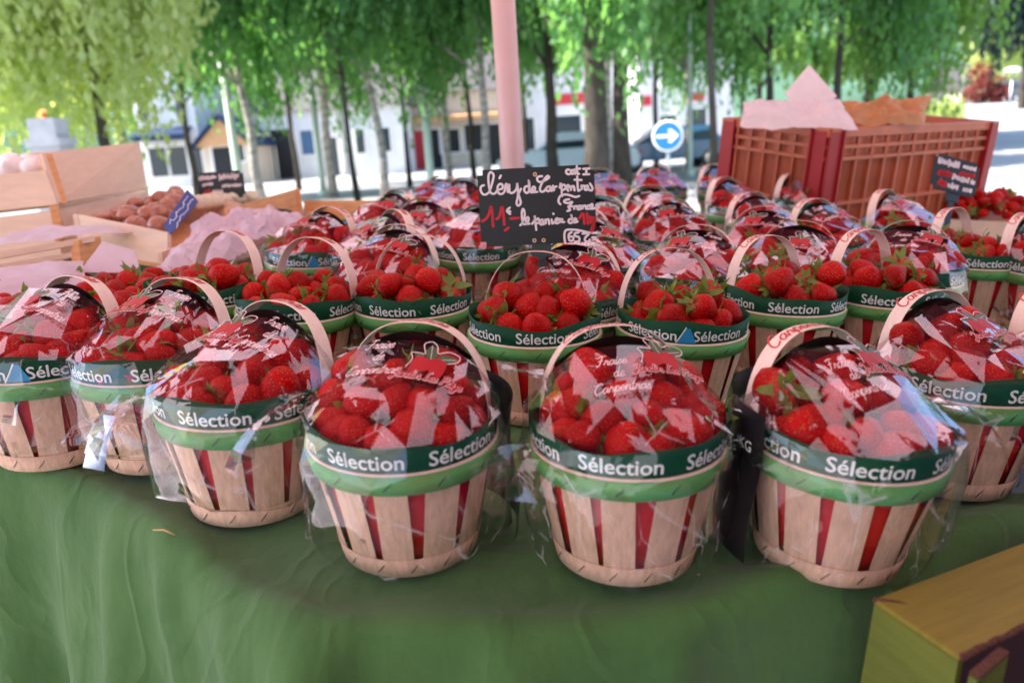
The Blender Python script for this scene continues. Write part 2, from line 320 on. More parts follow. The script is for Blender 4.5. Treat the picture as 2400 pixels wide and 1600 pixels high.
# thin awning canvas that lets the sun glow through
m = bpy.data.materials.new('pink_awning_canvas'); m.use_nodes = True; t = m.node_tree; b = t.nodes['Principled BSDF']
b.inputs['Roughness'].default_value = .8
tc = t.nodes.new('ShaderNodeTexCoord'); sx = t.nodes.new('ShaderNodeSeparateXYZ'); t.links.new(tc.outputs['Object'], sx.inputs[0])
md = t.nodes.new('ShaderNodeMath'); md.operation = 'PINGPONG'; md.inputs[1].default_value = .34; t.links.new(sx.outputs['X'], md.inputs[0])
gt = t.nodes.new('ShaderNodeMath'); gt.operation = 'GREATER_THAN'; gt.inputs[1].default_value = .215; t.links.new(md.outputs[0], gt.inputs[0])  # stripes made up for bright and dark reflections in the film
ca = t.nodes.new('ShaderNodeMixRGB'); ca.inputs[1].default_value = (.13, .03, .035, 1); ca.inputs[2].default_value = (.70, .46, .46, 1); t.links.new(gt.outputs[0], ca.inputs[0])
cb = t.nodes.new('ShaderNodeMixRGB'); cb.inputs[1].default_value = (.07, .012, .014, 1); cb.inputs[2].default_value = (.90, .70, .68, 1); t.links.new(gt.outputs[0], cb.inputs[0])
t.links.new(ca.outputs[0], b.inputs['Base Color'])
tl = t.nodes.new('ShaderNodeBsdfTranslucent'); t.links.new(cb.outputs[0], tl.inputs['Color'])
mx = t.nodes.new('ShaderNodeMixShader'); mx.inputs[0].default_value = .60
t.links.new(b.outputs[0], mx.inputs[1]); t.links.new(tl.outputs[0], mx.inputs[2]); t.links.new(mx.outputs[0], t.nodes['Material Output'].inputs['Surface'])
M_['awning'] = m

# ---------------------------------------------------------------- setting: ground, road, hills
def sheet(name, pts, z, mt):
    mb = MB(); mb.add([(p[0], p[1], z) for p in pts], [tuple(range(len(pts)))]); o = mb.build(name, mt); tag(o, kind='structure'); return o
sheet('ground', [(-1500, -60), (1500, -60), (1500, 1500), (-1500, 1500)], 0, M_['ground'])
a, b_, c, d = gnd(2020, 9), gnd(2700, 6), gnd(2750, 90), gnd(2220, 90)
mb = MB(); mb.add([(a.x, a.y, .004), (b_.x, b_.y, .004), (c.x, c.y, 3.0), (d.x, d.y, 3.0)], [(0, 1, 2, 3)]); tag(mb.build('road', M_['asphalt']), kind='structure')
sheet('street', [gnd(-900, 34), gnd(1900, 34), gnd(1900, 40), gnd(-900, 40)], .004, M_['asphalt'])
sheet('lawn', [gnd(-700, 12.5), gnd(300, 12.5), gnd(330, 20), gnd(-900, 20)], .006, M_['lawn'])
hb = MB()
def hillf(u, v):
    an = (u-.5)*2.4; dd = 230 + 420*v
    h = (20 + 190*v)*(.75+.5*noise.noise(Vector((u*6, v*2, 1.3)))) * (.35 if abs(u-.60) < .03 else 1) + 8*noise.noise(Vector((u*40, v*20, 5)))
    return (math.sin(an)*dd, math.cos(an)*dd, max(-2, h*min(1, v*3)))
hb.grid(hillf, 90, 24); tag(hb.build('hills', M_['hill']), kind='structure')

# ---------------------------------------------------------------- trees
def crown_mesh(name, h0, h1, rad, strands, per, leaf, droop, seed, top=.25):
    r = random.Random(seed); V = []; Fc = []
    blobs = []
    for i in range(9):
        a = r.random()*6.283; q = r.random()**.6
        z = h0 + (h1-h0)*(.42+.55*r.random())
        rr = rad*(1 - .55*max(0, (z-h0)/(h1-h0)-.4))
        blobs.append((math.cos(a)*q*rr*.75, math.sin(a)*q*rr*.75, z, rad*(.35+.25*r.random())))
    for k in range(strands):
        bx, by, bz, br = r.choice(blobs)
        d = Vector((r.gauss(0, 1), r.gauss(0, 1), r.gauss(0, .8))).normalized()*br*(.55+.5*r.random())
        p = Vector((bx, by, bz)) + d
        ln = droop*(.4+.9*r.random()); out = Vector((p.x, p.y, 0)); out = out.normalized()*.18 if out.length > .01 else Vector((0, 0, 0))
        for j in range(per):
            s = (j+r.random())/per
            q = p + out*s*ln*(1-s) + Vector((r.gauss(0, .07), r.gauss(0, .07), -ln*s))
            if q.z < h0*.55: continue
            n = Vector((r.gauss(0, 1), r.gauss(0, 1), r.gauss(0, .6))).normalized(); a = n.cross(Vector((0, 0, 1)))
            if a.length < .1: continue
            a.normalize(); c = n.cross(a); L = leaf*(.6+.8*r.random())
            b0 = len(V); V += [q + c*L, q + a*L*.55, q - c*L, q - a*L*.55]; Fc.append((b0, b0+1, b0+2, b0+3))
    me = bpy.data.meshes.new(name); me.from_pydata([tuple(x) for x in V], [], Fc); me.update(); return me
def trunk_mesh(name, h, r0, lean, seed, limbs=6):
    r = random.Random(seed); mb = MB()
    pts = [Vector((lean*(i/8)**1.3 + r.gauss(0, .03), r.gauss(0, .03), h*i/8)) for i in range(9)]
    mb.tube(pts, [r0*(1.15 if i == 0 else 1)*(1-.8*i/8) for i in range(9)], 9)
    for k in range(limbs):
        i = 3 + k % 5; a = r.random()*6.283; p = pts[i]; L = h*.22*(.6+.6*r.random())
        q = [p, p+Vector((math.cos(a)*L*.5, math.sin(a)*L*.5, L*.45)), p+Vector((math.cos(a)*L, math.sin(a)*L, L*.7))]
        mb.tube(q, [r0*.4*(1-.08*i), r0*.25, r0*.06], 6)
    return mb.mesh(name)
CR = {}
def crown(kind):
    if kind not in CR:
        spec = {'b1': (2.5, 9.5, 2.5, 560, 22, .105, 2.2, 1), 'b2': (2.2, 9.0, 2.6, 560, 22, .105, 2.6, 2), 'b3': (2.4, 10., 2.4, 560, 22, .11, 2.0, 3),
                'w1': (1.2, 8.5, 2.5, 1000, 24, .10, 2.9, 4), 'p1': (1.4, 7.6, 2.4, 500, 16, .12, 1.0, 6), 's1': (.4, 3.0, 1.1, 170, 12, .09, .5, 7), 'far': (2.0, 10., 3.6, 330, 12, .22, 1.8, 8)}[kind]
        CR[kind] = crown_mesh('crown', *spec)
    return CR[kind]
def tree(name, label, px, depth, kind, lmat, bark, h=7.5, r0=.12, lean=0.0, group=None, rz=None, sc=1.0, seed=0, cat='tree'):
    p = gnd(px, depth)
    t = root(name, label, cat, Matrix.Translation(p) @ Matrix.Scale(sc, 4), group)
    c = bpy.data.objects.new('crown', crown(kind).copy() if False else crown(kind)); COL.objects.link(c); c.parent = t
    c.rotation_euler = (0, 0, rnd.random()*6.28 if rz is None else rz)
    c.active_material_index = 0
    if not c.data.materials: c.data.materials.append(lmat)
    c.material_slots[0].link = 'OBJECT'; c.material_slots[0].material = lmat
    obj_mesh('trunk', trunk_mesh('trunk', h, r0, lean, seed+int(px)), bark, t)
    return t
G1 = 'weeping birches on the square'
row = [  # px, depth, crown, bark, trunk radius, lean, label
 (600, 20, 'b1', 'birch', .13, -.3, 'white barked birch behind the small black sign, trunk beside a pale post'),
 (770, 23, 'b2', 'birch', .14, .1, 'pale birch with patchy trunk in front of the white house door'),
 (826, 19, 'b3', 'bark', .08, -.25, 'thin dark trunked birch before the long white house'),
 (895, 21, 'b1', 'birch', .12, -.5, 'leaning pale birch before the white house with two windows'),
 (955, 26, 'b2', 'bark', .09, -.1, 'thin dark tree standing just beside the third pale green post'),
 (1048, 25, 'b3', 'birch', .11, .0, 'pale slender birch before the dim shop fronts'),
 (1105, 27, 'b1', 'bark', .10, -.1, 'dark slim tree before the dim shop fronts'),
 (1140, 22, 'b2', 'birch', .13, .05, 'spotted white birch trunk next to the pink awning pole'),
 (1295, 21, 'b3', 'bark', .17, .0, 'dark rough trunk in front of the silver car bonnet'),
 (1392, 17, 'b2', 'bark', .30, .1, 'thickest dark trunk standing by the red shop sign'),
 (1428, 20, 'b1', 'birch', .11, .0, 'speckled thin birch squeezed between two thick dark trunks'),
 (1455, 18, 'b3', 'bark', .22, .15, 'second thick dark trunk near the round blue sign'),
 (1612, 24, 'b2', 'birch', .10, .0, 'thin mottled birch just beyond the round blue sign'),
 (1668, 16, 'b1', 'bark', .09, .0, 'straight dark slender trunk rising behind the plastic crate corner'),
 (1800, 21, 'b3', 'bark', .12, .0, 'leafy birch rising behind the pale tissue peak'),
 (1960, 20, 'b2', 'bark', .12, .1, 'leafy birch rising behind the orange paper in the crate'),
]
for i, (px, dp, k, bk, r0, ln, lb) in enumerate(row):
    tree('birch_tree', lb, px, dp, k, M_['leafdark'], M_[bk], 8, r0, ln, G1, seed=i*7)
back = [(300, 24, 'b3', 'birch leaning over the white shop with the navy awning'), (450, 25, 'b1', 'dark leafy birch over the gabled timber porch'),
        (690, 29, 'b3', 'deep green birch deeper in the grove over the long white house'), (1230, 29, 'b1', 'deep green birch directly behind the pink pole'),
        (1540, 29, 'b2', 'deep green birch over the white house with red signs'), (1740, 28, 'b3', 'deep green birch deep behind the plastic crate corner'), (2040, 24, 'b1', 'birch at the end of the grove nearest the road')]
for i, (px, dp, k, lb) in enumerate(back):
    tree('birch_tree', lb, px, dp, k, M_['leafdark'], M_['bark'], 8, .11, 0, G1, seed=300+i)
for i, (px, dp, k, lm, lb) in enumerate([
    (-60, 13, 'w1', 'leafbright', 'bright sunlit weeping tree at the picture edge above the onion crate'),
    (130, 17, 'w1', 'leafbright', 'bright yellow green weeping tree behind the stone monument'),
    (262, 14.5, 'w1', 'leafbright', 'bright weeping tree whose branches hang over the wooden crate stack'),
    (2130, 22, 'w1', 'leafmid', 'rounded light green tree between grove and road')]):
    tree('weeping_tree', lb, px, dp, k, M_[lm], M_['bark'], 7, .12, 0, 'sunlit weeping trees', seed=500+i)
tree('fir_tree', 'dark blue green fir beside the road beyond the parked cars', 2395, 42, 'p1', M_['leafpine'], M_['bark'], 9, .2, sc=1.15)
tree('copper_tree', 'small dark red leaved tree by the grey wall', 2300, 56, 's1', M_['leafred'], M_['bark'], 2.5, .1, sc=1.5)
tree('broadleaf_tree', 'pale green tree behind the copper leaved tree', 2320, 60, 'w1', M_['leafbright'], M_['bark'], 7, .15, sc=1.5)
for i, px in enumerate((2180, 2225)):
    tree('round_shrub', ['low light shrub by the road edge nearer the grove', 'low light shrub by the grey roadside wall'][i], px, 26, 's1', M_['leafbright'], M_['bark'], 1.5, .05, group='roadside shrubs', sc=.6, seed=600+i, cat='shrub')
for i, (px, dp, sc) in enumerate(((-250, 75, 1.4), (120, 80, 1.5), (420, 78, 1.3), (700, 82, 1.6), (980, 76, 1.4), (1250, 80, 1.5), (1500, 78, 1.4), (1780, 82, 1.6), (2030, 80, 1.4))):
    tree('distant_tree', 'tall distant tree rising behind the row of houses', px, dp, 'far', M_['leafmid'], M_['bark'], 8, .25, group='distant trees behind the houses', sc=sc, seed=700+i)

# ---------------------------------------------------------------- houses
def house(label, x0, x1, depth, height, wall, wins=(), doors=(), awn=None, roof=1.2, dpt=7, signs=(), name='town_house', shutters=False):
    A, B = gnd(x0, depth), gnd(x1, depth); L = (B-A).length; u = (B-A).normalized(); ang = math.atan2(u.y, u.x)
    t = root(name, label, 'house', Matrix.Translation(A) @ Matrix.Rotation(ang, 4, 'Z'))
    mb = MB(); mb.box((L/2, dpt/2, height/2), (L, dpt, height)); mb.build('wall', wall, t)
    if roof:
        rb = MB(); e = .4
        rb.hexa([(-e, -e, height+.01), (L+e, -e, height+.01), (L+e, dpt+e, height+.01), (-e, dpt+e, height+.01), (-e, dpt/2-.1, height+roof*2), (L+e, dpt/2-.1, height+roof*2), (L+e, dpt/2+.1, height+roof*2), (-e, dpt/2+.1, height+roof*2)])
        rb.build('roof', M_['roof'], t)
    for (cx, cz, ww, hh, kd) in wins:
        fb = MB(); x = cx*L
        for sx in (-1, 1): fb.box((x+sx*(ww/2+.04), -.03, cz), (.08, .1, hh+.16))
        for sz in (-1, 1): fb.box((x, -.03, cz+sz*(hh/2+.04)), (ww, .1, .08))
        w_ = fb.build('window', M_['white'], t)
        g = MB(); g.box((x, -.012, cz), (ww, .02, hh)); g.build('pane', M_[kd], w_)
        if shutters:
            for sx in (-1, 1): sb = MB(); sb.box((x+sx*(ww*.75+.1), -.04, cz), (ww*.45, .05, hh)); sb.build('shutter', M_['shutter'], w_)
    for (cx, ww, hh, kd) in doors:
        db = MB(); x = cx*L; db.box((x, -.015, hh/2), (ww, .03, hh)); dd = db.build('door', M_[kd], t)
        fb = MB()
        for sx in (-1, 1): fb.box((x+sx*(ww/2+.05), -.03, hh/2), (.1, .08, hh))
        fb.box((x, -.03, hh+.05), (ww+.2, .08, .1)); fb.build('frame', M_['white'], dd)
    if awn:
        xa, xb, za, zb, outw, mt_ = awn; ab = MB()
        ab.hexa([(xa*L, -outw, zb), (xb*L, -outw, zb), (xb*L, -.01, za-.05), (xa*L, -.01, za-.05), (xa*L, -outw, zb+.25), (xb*L, -outw, zb+.25), (xb*L, -.01, za), (xa*L, -.01, za)])
        ab.build('awning', M_[mt_], t)
    for (xa, xb, za, zb, mt_) in signs:
        sb = MB(); sb.box(((xa+xb)/2*L, -.08, (za+zb)/2), ((xb-xa)*L, .12, zb-za)); sb.build('fascia_sign', M_[mt_], t)
    return t
house('white shop with navy awning and two tall upper windows', 335, 474, 42, 6.2, M_['facade'], [(.16, 4.2, .5, 1.5, 'glass'), (.78, 4.2, .5, 1.5, 'glass'), (.28, 1.35, .9, 1.5, 'glass'), (.62, 1.35, 1.0, 1.5, 'glass')], [(.9, .7, 2.1, 'glass')], (.02, .93, 3.1, 2.45, 1.1, 'navy'), signs=[(.05, .93, 2.25, 2.4, 'facade')])
hp = house('peach timber porch with dark gable edge and dark doorway', 478, 585, 40, 2.5, M_['facadewarm'], [(.8, 1.6, .5, .9, 'glass')], [(.42, .95, 1.9, 'darkdoor')], roof=0, dpt=5, name='timber_porch')
L_ = (gnd(585, 40)-gnd(478, 40)).length
gb = MB(); gb.add([(-.2, -.35, 1.95), (L_+.2, -.35, 1.95), (L_/2, -.35, 3.25), (-.2, 4.8, 1.95), (L_+.2, 4.8, 1.95), (L_/2, 4.8, 3.25)], [(0, 1, 2), (5, 4, 3), (0, 3, 4, 1), (1, 4, 5, 2), (2, 5, 3, 0)]); gb.build('gable', M_['shopwood'], hp)
rb = MB()
for s_ in (0, 1):
    x0, x1 = (-.4, L_/2) if s_ == 0 else (L_+.4, L_/2)
    rb.hexa([(x0, -.6, 1.85), (x1, -.6, 3.28), (x1, 5, 3.28), (x0, 5, 1.85), (x0, -.6, 2.02), (x1, -.6, 3.45), (x1, 5, 3.45), (x0, 5, 2.02)])
rb.build('roof', M_['navy'], hp)
house('long white house with two dark doorways behind the birches', 590, 806, 44, 3.6, M_['facade'], [(.62, 1.9, .7, 1.3, 'shutter')], [(.16, 1.0, 2.1, 'darkdoor'), (.36, 1.3, 2.7, 'darkdoor'), (.86, .8, 2.1, 'glass')])
house('white house with two narrow dark windows', 812, 948, 41, 3.5, M_['facade'], [(.26, 1.75, .45, 1.2, 'glass'), (.70, 1.75, .45, 1.2, 'glass')], [])
house('dim brown shop front with dark doorways and red door', 952, 1200, 46, 4.2, M_['facadewarm'], [(.42, 1.5, 1.1, 1.3, 'darkdoor'), (.64, 1.6, 1.0, 1.5, 'darkdoor')], [(.12, 1.2, 2.2, 'shopred'), (.26, .9, 2.2, 'darkdoor'), (.86, 1.2, 2.3, 'darkdoor')], (.05, .95, 3.0, 2.6, 1.0, 'shopwood'))
house('glazed shop with pink and red fascia sign', 1205, 1478, 48, 5.5, M_['facade'], [(.12, 1.6, .8, 1.9, 'glass'), (.45, 1.7, 1.8, 1.7, 'glass'), (.72, 1.7, 1.6, 1.7, 'darkdoor')], [(.9, 1.1, 2.2, 'glass')], signs=[(.34, .72, 3.2, 3.8, 'shopred')])
house('white house with two small red projecting signs', 1500, 1720, 44, 6.0, M_['facade'], [(.3, 4.3, .7, 1.3, 'glass'), (.75, 4.3, .7, 1.3, 'glass'), (.62, 1.5, .9, 1.7, 'glass')], [(.3, .9, 2.1, 'glass')], signs=[(.0, .12, 2.7, 3.2, 'shopred'), (.55, .68, 2.8, 3.2, 'shopred')])
house('pale house by the road behind a grey wall', 2250, 2345, 75, 3.4, M_['facadewarm'], [(.5, 1.8, 1.0, 1.2, 'glass')])
fb = MB(); A, B = gnd(2225, 50), gnd(2330, 50); u = (B-A); ang = math.atan2(u.y, u.x)
fb.box((u.length/2, 0, .7), (u.length, .3, 1.4)); fb.box((u.length/2, 0, 1.45), (u.length+.1, .4, .1)); o = fb.build('garden_wall', M_['stone'], None, Matrix.Translation(A) @ Matrix.Rotation(ang, 4, 'Z')); tag(o, 'low grey stone wall along the road beyond the trees', 'wall')

# ---------------------------------------------------------------- cars
def car(label, px, depth, paint, heading, van=False, cat='car'):
    p = gnd(px, depth); p.z = 0 if px < 2000 else 3*(depth-8)/82
    t = root('parked_car' if not van else 'parked_van', label, cat, Matrix.Translation(p) @ Matrix.Rotation(heading, 4, 'Z'), 'vehicles parked along the street')
    L, W2 = (4.2, .86) if not van else (4.9, .95)
    if not van: lo_ = [(-2.1, .35), (-2.1, .75), (-1.9, .92), (1.0, .95), (2.0, .80), (2.1, .6), (2.1, .35)]; hi = [(-1.75, .92), (-1.35, 1.40), (.25, 1.45), (1.05, .94)]
    else: lo_ = [(-2.4, .35), (-2.4, 1.0), (1.5, 1.05), (2.3, .95), (2.45, .7), (2.45, .35)]; hi = [(-2.38, 1.0), (-2.3, 2.0), (.9, 2.0), (1.6, 1.05)]
    def slab(pr, w0, w1):
        k = len(pr); vs = [(x, -w0 if z < 1 else -w1, z) for x, z in pr] + [(x, w0 if z < 1 else w1, z) for x, z in pr]
        return vs, [tuple(range(k))[::-1], tuple(range(k, 2*k))] + [(i, (i+1) % k, k+(i+1) % k, k+i) for i in range(k)]
    mb = MB(); mb.add(*slab(lo_, W2, W2*.95))
    me = mb.mesh('body'); bm = bmesh.new(); bm.from_mesh(me); bmesh.ops.recalc_face_normals(bm, faces=bm.faces); bmesh.ops.bevel(bm, geom=bm.edges[:], offset=.06, segments=2, affect='EDGES'); bm.to_mesh(me); bm.free()
    obj_mesh('body', me, paint, t)
    mb = MB(); mb.add(*slab(hi, W2*.93, W2*.78)); me = mb.mesh('cabin'); bm = bmesh.new(); bm.from_mesh(me); bmesh.ops.recalc_face_normals(bm, faces=bm.faces); bmesh.ops.bevel(bm, geom=bm.edges[:], offset=.04, segments=2, affect='EDGES'); bm.to_mesh(me); bm.free()
    cab = obj_mesh('cabin', me, paint, t)
    gb = MB()
    (x0, z0), (x1, z1), (x2, z2), (x3, z3) = hi
    for s_ in (-1, 1):
        y0, y1 = s_*(W2*.93+.012 if z0 < 1 else W2*.80), s_*(W2*.78+.02)
        gb.add([(x0+.25, y0, z0+.06), (x3-.2, y0, z0+.06), (x2-.05, y1, z1-.09), (x1+.1, y1, z1-.09)], [(0, 1, 2, 3)])
    gb.add([(x3+.03, -W2*.8, z3+.05), (x3+.03, W2*.8, z3+.05), (x2+.06, W2*.68, z2-.06), (x2+.06, -W2*.68, z2-.06)], [(0, 1, 2, 3)])
    gb.build('glazing', M_['glass'], cab)
    for x in (-1.3, 1.3):
        for s_ in (-1, 1):
            wb = MB(); Mw = Matrix.Translation((x, s_*(W2-.08), .32)) @ Matrix.Rotation(R(90), 4, 'X')
            wb.lathe([(0, -.1), (.26, -.1), (.32, -.07), (.32, .07), (.26, .1), (0, .1)], 18, M=Mw); wh = wb.build('wheel', M_['tyre'], t)
            hb_ = MB(); hb_.lathe([(0, .115*-s_), (.18, .112*-s_), (.19, .09*-s_)], 14, M=Mw); hb_.build('rim', M_['steel'], wh)
    for s_ in (-1, 1):
        hb_ = MB(); hb_.box(((lo_[-2][0] if not van else 2.42)+.0, s_*.6, .68), (.09, .3, .13)); hb_.build('headlight', M_['white'], t)
        tb = MB(); tb.box((lo_[0][0], s_*.68, .75), (.07, .22, .14)); tb.build('tail_light', M_['shopred'], t)
    return t
car('silver blue car half hidden by the dark trunk and pole', 1330, 24, M_['carpaint'], R(176))
car('blue car parked beyond the thick trunks and round sign', 1560, 27, M_['carblue'], R(183))
car('dark grey car with light windscreen on the road', 2385, 55, M_['cardark'], R(-72))
car('white van parked under the fir on the road', 2392, 75, M_['vanwhite'], R(-75), True, 'van')

# ---------------------------------------------------------------- street furniture
def post(label, px, depth, r, h=6.5):
    t = root('lamp_post', label, 'lamp post', Matrix.Translation(gnd(px, depth)), 'pale green lamp posts on the square')
    mb = MB(); mb.tube([(0, 0, 0), (0, 0, .5), (0, 0, h)], [r*1.1, r, r*.8], 12); mb.build('post', M_['lamp'], t)
    mb = MB(); mb.lathe([(0, 0), (r*1.9, 0), (r*1.9, .12), (r*1.2, .2)], 12); mb.build('base', M_['lamp'], t)
    mb = MB(); mb.tube([(0, 0, h), (.35, 0, h+.35), (.9, 0, h+.4)], r*.5, 8); a = mb.build('arm', M_['lamp'], t)
    mb = MB(); mb.box((1.1, 0, h+.38), (.6, .25, .1)); mb.build('lamp_head', M_['steel'], a)
post('pale green post beside the timber porch', 553, 21.5, .12)
post('pale green post before the long white house', 748, 24, .10)
post('pale green post before the brown shop', 1003, 22.5, .115)
post('thin pale post behind the round blue sign', 1618, 22, .06)
t = root('street_lamp', 'short street lamp with flat pale head by the road', 'street lamp', Matrix.Translation(gnd(2366, 30)))
mb = MB(); mb.tube([(0, 0, 0), (0, 0, 2.6)], [.05, .035], 10); mb.build('post', M_['steel'], t)
mb = MB(); mb.lathe([(0, 2.6), (.28, 2.62), (.28, 2.72), (.1, 2.78), (0, 2.78)], 16); mb.build('lamp_head', M_['white'], t)
# round blue arrow sign
P = at(1565, 319, 12.0); yaw = math.atan2(-P.x, P.y)
t = root('road_sign', 'round blue road sign with white arrow pointing sideways', 'road sign', Matrix.Translation((P.x, P.y, 0)) @ Matrix.Rotation(yaw, 4, 'Z'))
zc = P.z; rs = .235
mb = MB(); mb.tube([(0, .03, 0), (0, .03, zc+rs)], .03, 10); mb.build('post', M_['steel'], t)
Mx = Matrix.Translation((0, 0, zc)) @ Matrix.Rotation(R(90), 4, 'X')
mb = MB(); mb.lathe([(0, -.004), (rs, -.004), (rs, .006), (rs*.96, .008), (0, .008)], 40, M=Mx); pl = mb.build('disc', M_['white'], t)
mb = MB(); mb.lathe([(0, .011), (rs*.88, .011)], 40, M=Mx); mb.build('blue_field', M_['signblue'], pl)
ar = [(-.17, -.022), (.055, -.022), (.0, -.085), (.045, -.105), (.165, 0), (.045, .105), (.0, .085), (.055, .022), (-.17, .022)]
mb = MB(); mb.add([(x*rs/.235, -.015, zc+z*rs/.235) for x, z in ar], [tuple(range(9))]); mb.build('arrow', M_['white'], pl)
# stone monument
t = root('stone_monument', 'stepped pale stone monument with orange flowers on top', 'monument', Matrix.Translation(gnd(133, 10.4)))
mb = MB()
for z0, z1, w_ in ((0, .35, .62), (.35, 1.05, .42), (1.05, 1.15, .50), (1.15, 1.60, .38), (1.60, 1.70, .44), (1.70, 1.95, .34)): mb.box((0, 0, (z0+z1)/2), (w_, w_, z1-z0-.001))
mb.build('stone_block', M_['stone'], t)
mb = MB()
for i in range(16):
    a = rnd.random()*6.28; q = rnd.random()*.05; p = Vector((math.cos(a)*q-.04, math.sin(a)*q, 1.96+.10*rnd.random())); s_ = .03
    mb.add([p+Vector((s_, 0, 0)), p+Vector((0, s_, .02)), p-Vector((s_, 0, 0)), p-Vector((0, s_, .02))], [(0, 1, 2, 3)])
mb.build('flowers', M_['flower'], t)

# ---------------------------------------------------------------- market awning and its pole
pp = at(1207, 470, 2.15)
t = root('market_awning', 'pale pink market awning on a round pole behind the price sign', 'awning', Matrix.Translation((pp.x, pp.y, 0)))
mb = MB(); mb.tube([(0, 0, 0), (0, 0, 2.35)], .0315, 24); mb.build('pole', M_['pole'], t)
mb = MB()
def awn(u, v):
    y = -2.6 + 6.1*v; xl = -3.3 + .75*max(0, min(1, (y-.9)/.9)); x = xl + (2.9-xl)*u
    return (x-pp.x, y-pp.y, 2.36 + .35*(1-abs(2*v-1)) + .03*math.sin(u*25) - .05*math.sin(u*math.pi*4)**2)
mb.grid(awn, 60, 36); mb.build('canvas', M_['awning'], t)
mb = MB()
for y in (-2.6, 3.5): mb.tube([((-2.55 if y > 0 else -3.3)-pp.x, y-pp.y, 2.33), (2.9-pp.x, y-pp.y, 2.33)], .022, 8)
mb.build('frame', M_['pole'], t)
mb = MB()
mb.grid(lambda u, v: (1.45-pp.x+.04*math.sin(u*30), -2.6+3.3*u-pp.y, .15+2.15*v), 40, 4)
mb.grid(lambda u, v: (.25+1.2*u-pp.x, -2.62-pp.y+.04*math.sin(u*40), .15+2.15*v), 40, 4)
mb.build('added_shade_curtain', M_['navy'], t)  # unseen curtains added to block sky light from the right and behind

# ---------------------------------------------------------------- tablecloth
D = 2400/2352
edge = [tbl(x*D, y*D).xy for x, y in ((-420, 935), (-160, 1000), (30, 1050), (215, 1100), (420, 1235), (600, 1365), (700, 1425), (820, 1428), (1100, 1418), (1500, 1400), (1760, 1345), (2050, 1270), (2352, 1185), (2600, 1115))]
edge = [Vector((-2.3, 1.75)), Vector((-1.4, 1.25))] + edge + [Vector((1.6, 1.25)), Vector((2.1, 1.9)), Vector((2.1, 3.0)), Vector((-2.3, 3.0))]
def resample(pts, step, closed=True):
    out = []; n = len(pts)
    for i in range(n if closed else n-1):
        a, b = pts[i], pts[(i+1) % n]; k = max(1, int((b-a).length/step))
        out += [a.lerp(b, j/k) for j in range(k)]
    return out
ol = resample(edge, .011)
for _ in range(10): ol = [(ol[i-1]+ol[i]*2+ol[(i+1) % len(ol)])/4 for i in range(len(ol))]
nl = []
for i in range(len(ol)):
    tg = (ol[(i+3) % len(ol)]-ol[i-3]).normalized(); nl.append(Vector((tg.y, -tg.x)))
for _ in range(8): nl = [((nl[i-1]+nl[i]*2+nl[(i+1) % len(nl)])).normalized() for i in range(len(nl))]
c0 = tbl(704, 1462).xy; best = min(range(len(ol)), key=lambda i: (ol[i]-c0).length); acc = [0]
for i in range(1, len(ol)): acc.append(acc[-1]+(ol[i]-ol[i-1]).length)
A0 = acc[best]
PLEATS = [(A0, .25, .022, .030), (A0-.10, .5, .016, .013), (A0-.22, .35, .02, .016), (A0+.06, -.3, .02, -.014), (A0+.17, .2, .022, .014), (A0+.33, -.2, .025, .012), (A0-.33, .2, .03, .018)]
prof = [(-.12, 0), (-.09, -.001), (-.06, -.007), (-.04, -.008), (-.022, -.003), (-.008, .001), (.002, -.001), (.010, -.008), (.016, -.020), (.021, -.040), (.027, -.07), (.031, -.10), (.036, -.14), (.039, -.16), (.042, -.18), (.046, -.21), (.05, -.24), (.055, -.28), (.06, -.32), (.068, -.38), (.075, -.45), (.09, -.62), (.1, -.80)]
V = []; UVs = []; arc = 0
for i, (p, n) in enumerate(zip(ol, nl)):
    if i: arc += (p-ol[i-1]).length
    for j, (d, z) in enumerate(prof):
        amp = min(1, max(0, -z/.35))
        fold = amp*(.028*math.sin(arc*19+1.2*math.sin(arc*5)) + .014*math.sin(arc*41+2+z*3)) + .011*min(1, max(0, -z/.03))*noise.noise(Vector((arc*7, z*4, 3))) + .016*min(1, max(0, -z/.05))*noise.noise(Vector((arc*3.2+z*5, z*2, 8)))
        dn = min(1, max(0, -z/.06))
        fold += dn*(.012*(.35-abs(noise.noise(Vector((arc*5+z*3, z*1.4, 21))))*2) + .0025*(.3-abs(noise.noise(Vector((arc*17-z*9, z*5, 4))))*2))
        for (ac, sl_, wd_, am_) in PLEATS:
            fold += am_*math.exp(-((arc-ac-sl_*(-z))/(wd_*(1-z*1.5)))**2)*dn
        zz = z*(1 if d > -.03 else .55+.9*(.5+.5*noise.noise(Vector((arc*6, 2, 5))))) + (.019*noise.noise(Vector((p.x*6, p.y*6, 1)))*max(0, min(1, (d+.07)/.05)) if d < .03 else 0) - .003
        q = p + n*(d+fold); V.append((q.x, q.y, zz)); UVs.append((arc, d if z > -.01 else -z))
k = len(prof); Fs = []
for i in range(len(ol)):
    ii = (i+1) % len(ol)
    for j in range(k-1): Fs.append((i*k+j, ii*k+j, ii*k+j+1, i*k+j+1))
Fs.append(tuple(i*k for i in range(len(ol)))[::-1])
me = bpy.data.meshes.new('tablecloth'); me.from_pydata(V, [], Fs); uvl = me.uv_layers.new(name='UVMap')
for lp in me.loops: uvl.data[lp.index].uv = UVs[lp.vertex_index]
bm = bmesh.new(); bm.from_mesh(me); bmesh.ops.recalc_face_normals(bm, faces=bm.faces); bm.to_mesh(me); bm.free()
for p in me.polygons: p.use_smooth = len(p.vertices) < 5
tag(obj_mesh('tablecloth', me, M_['cloth'], None, T), 'green cotton cloth draped over the fruit table with soft folds', 'tablecloth')
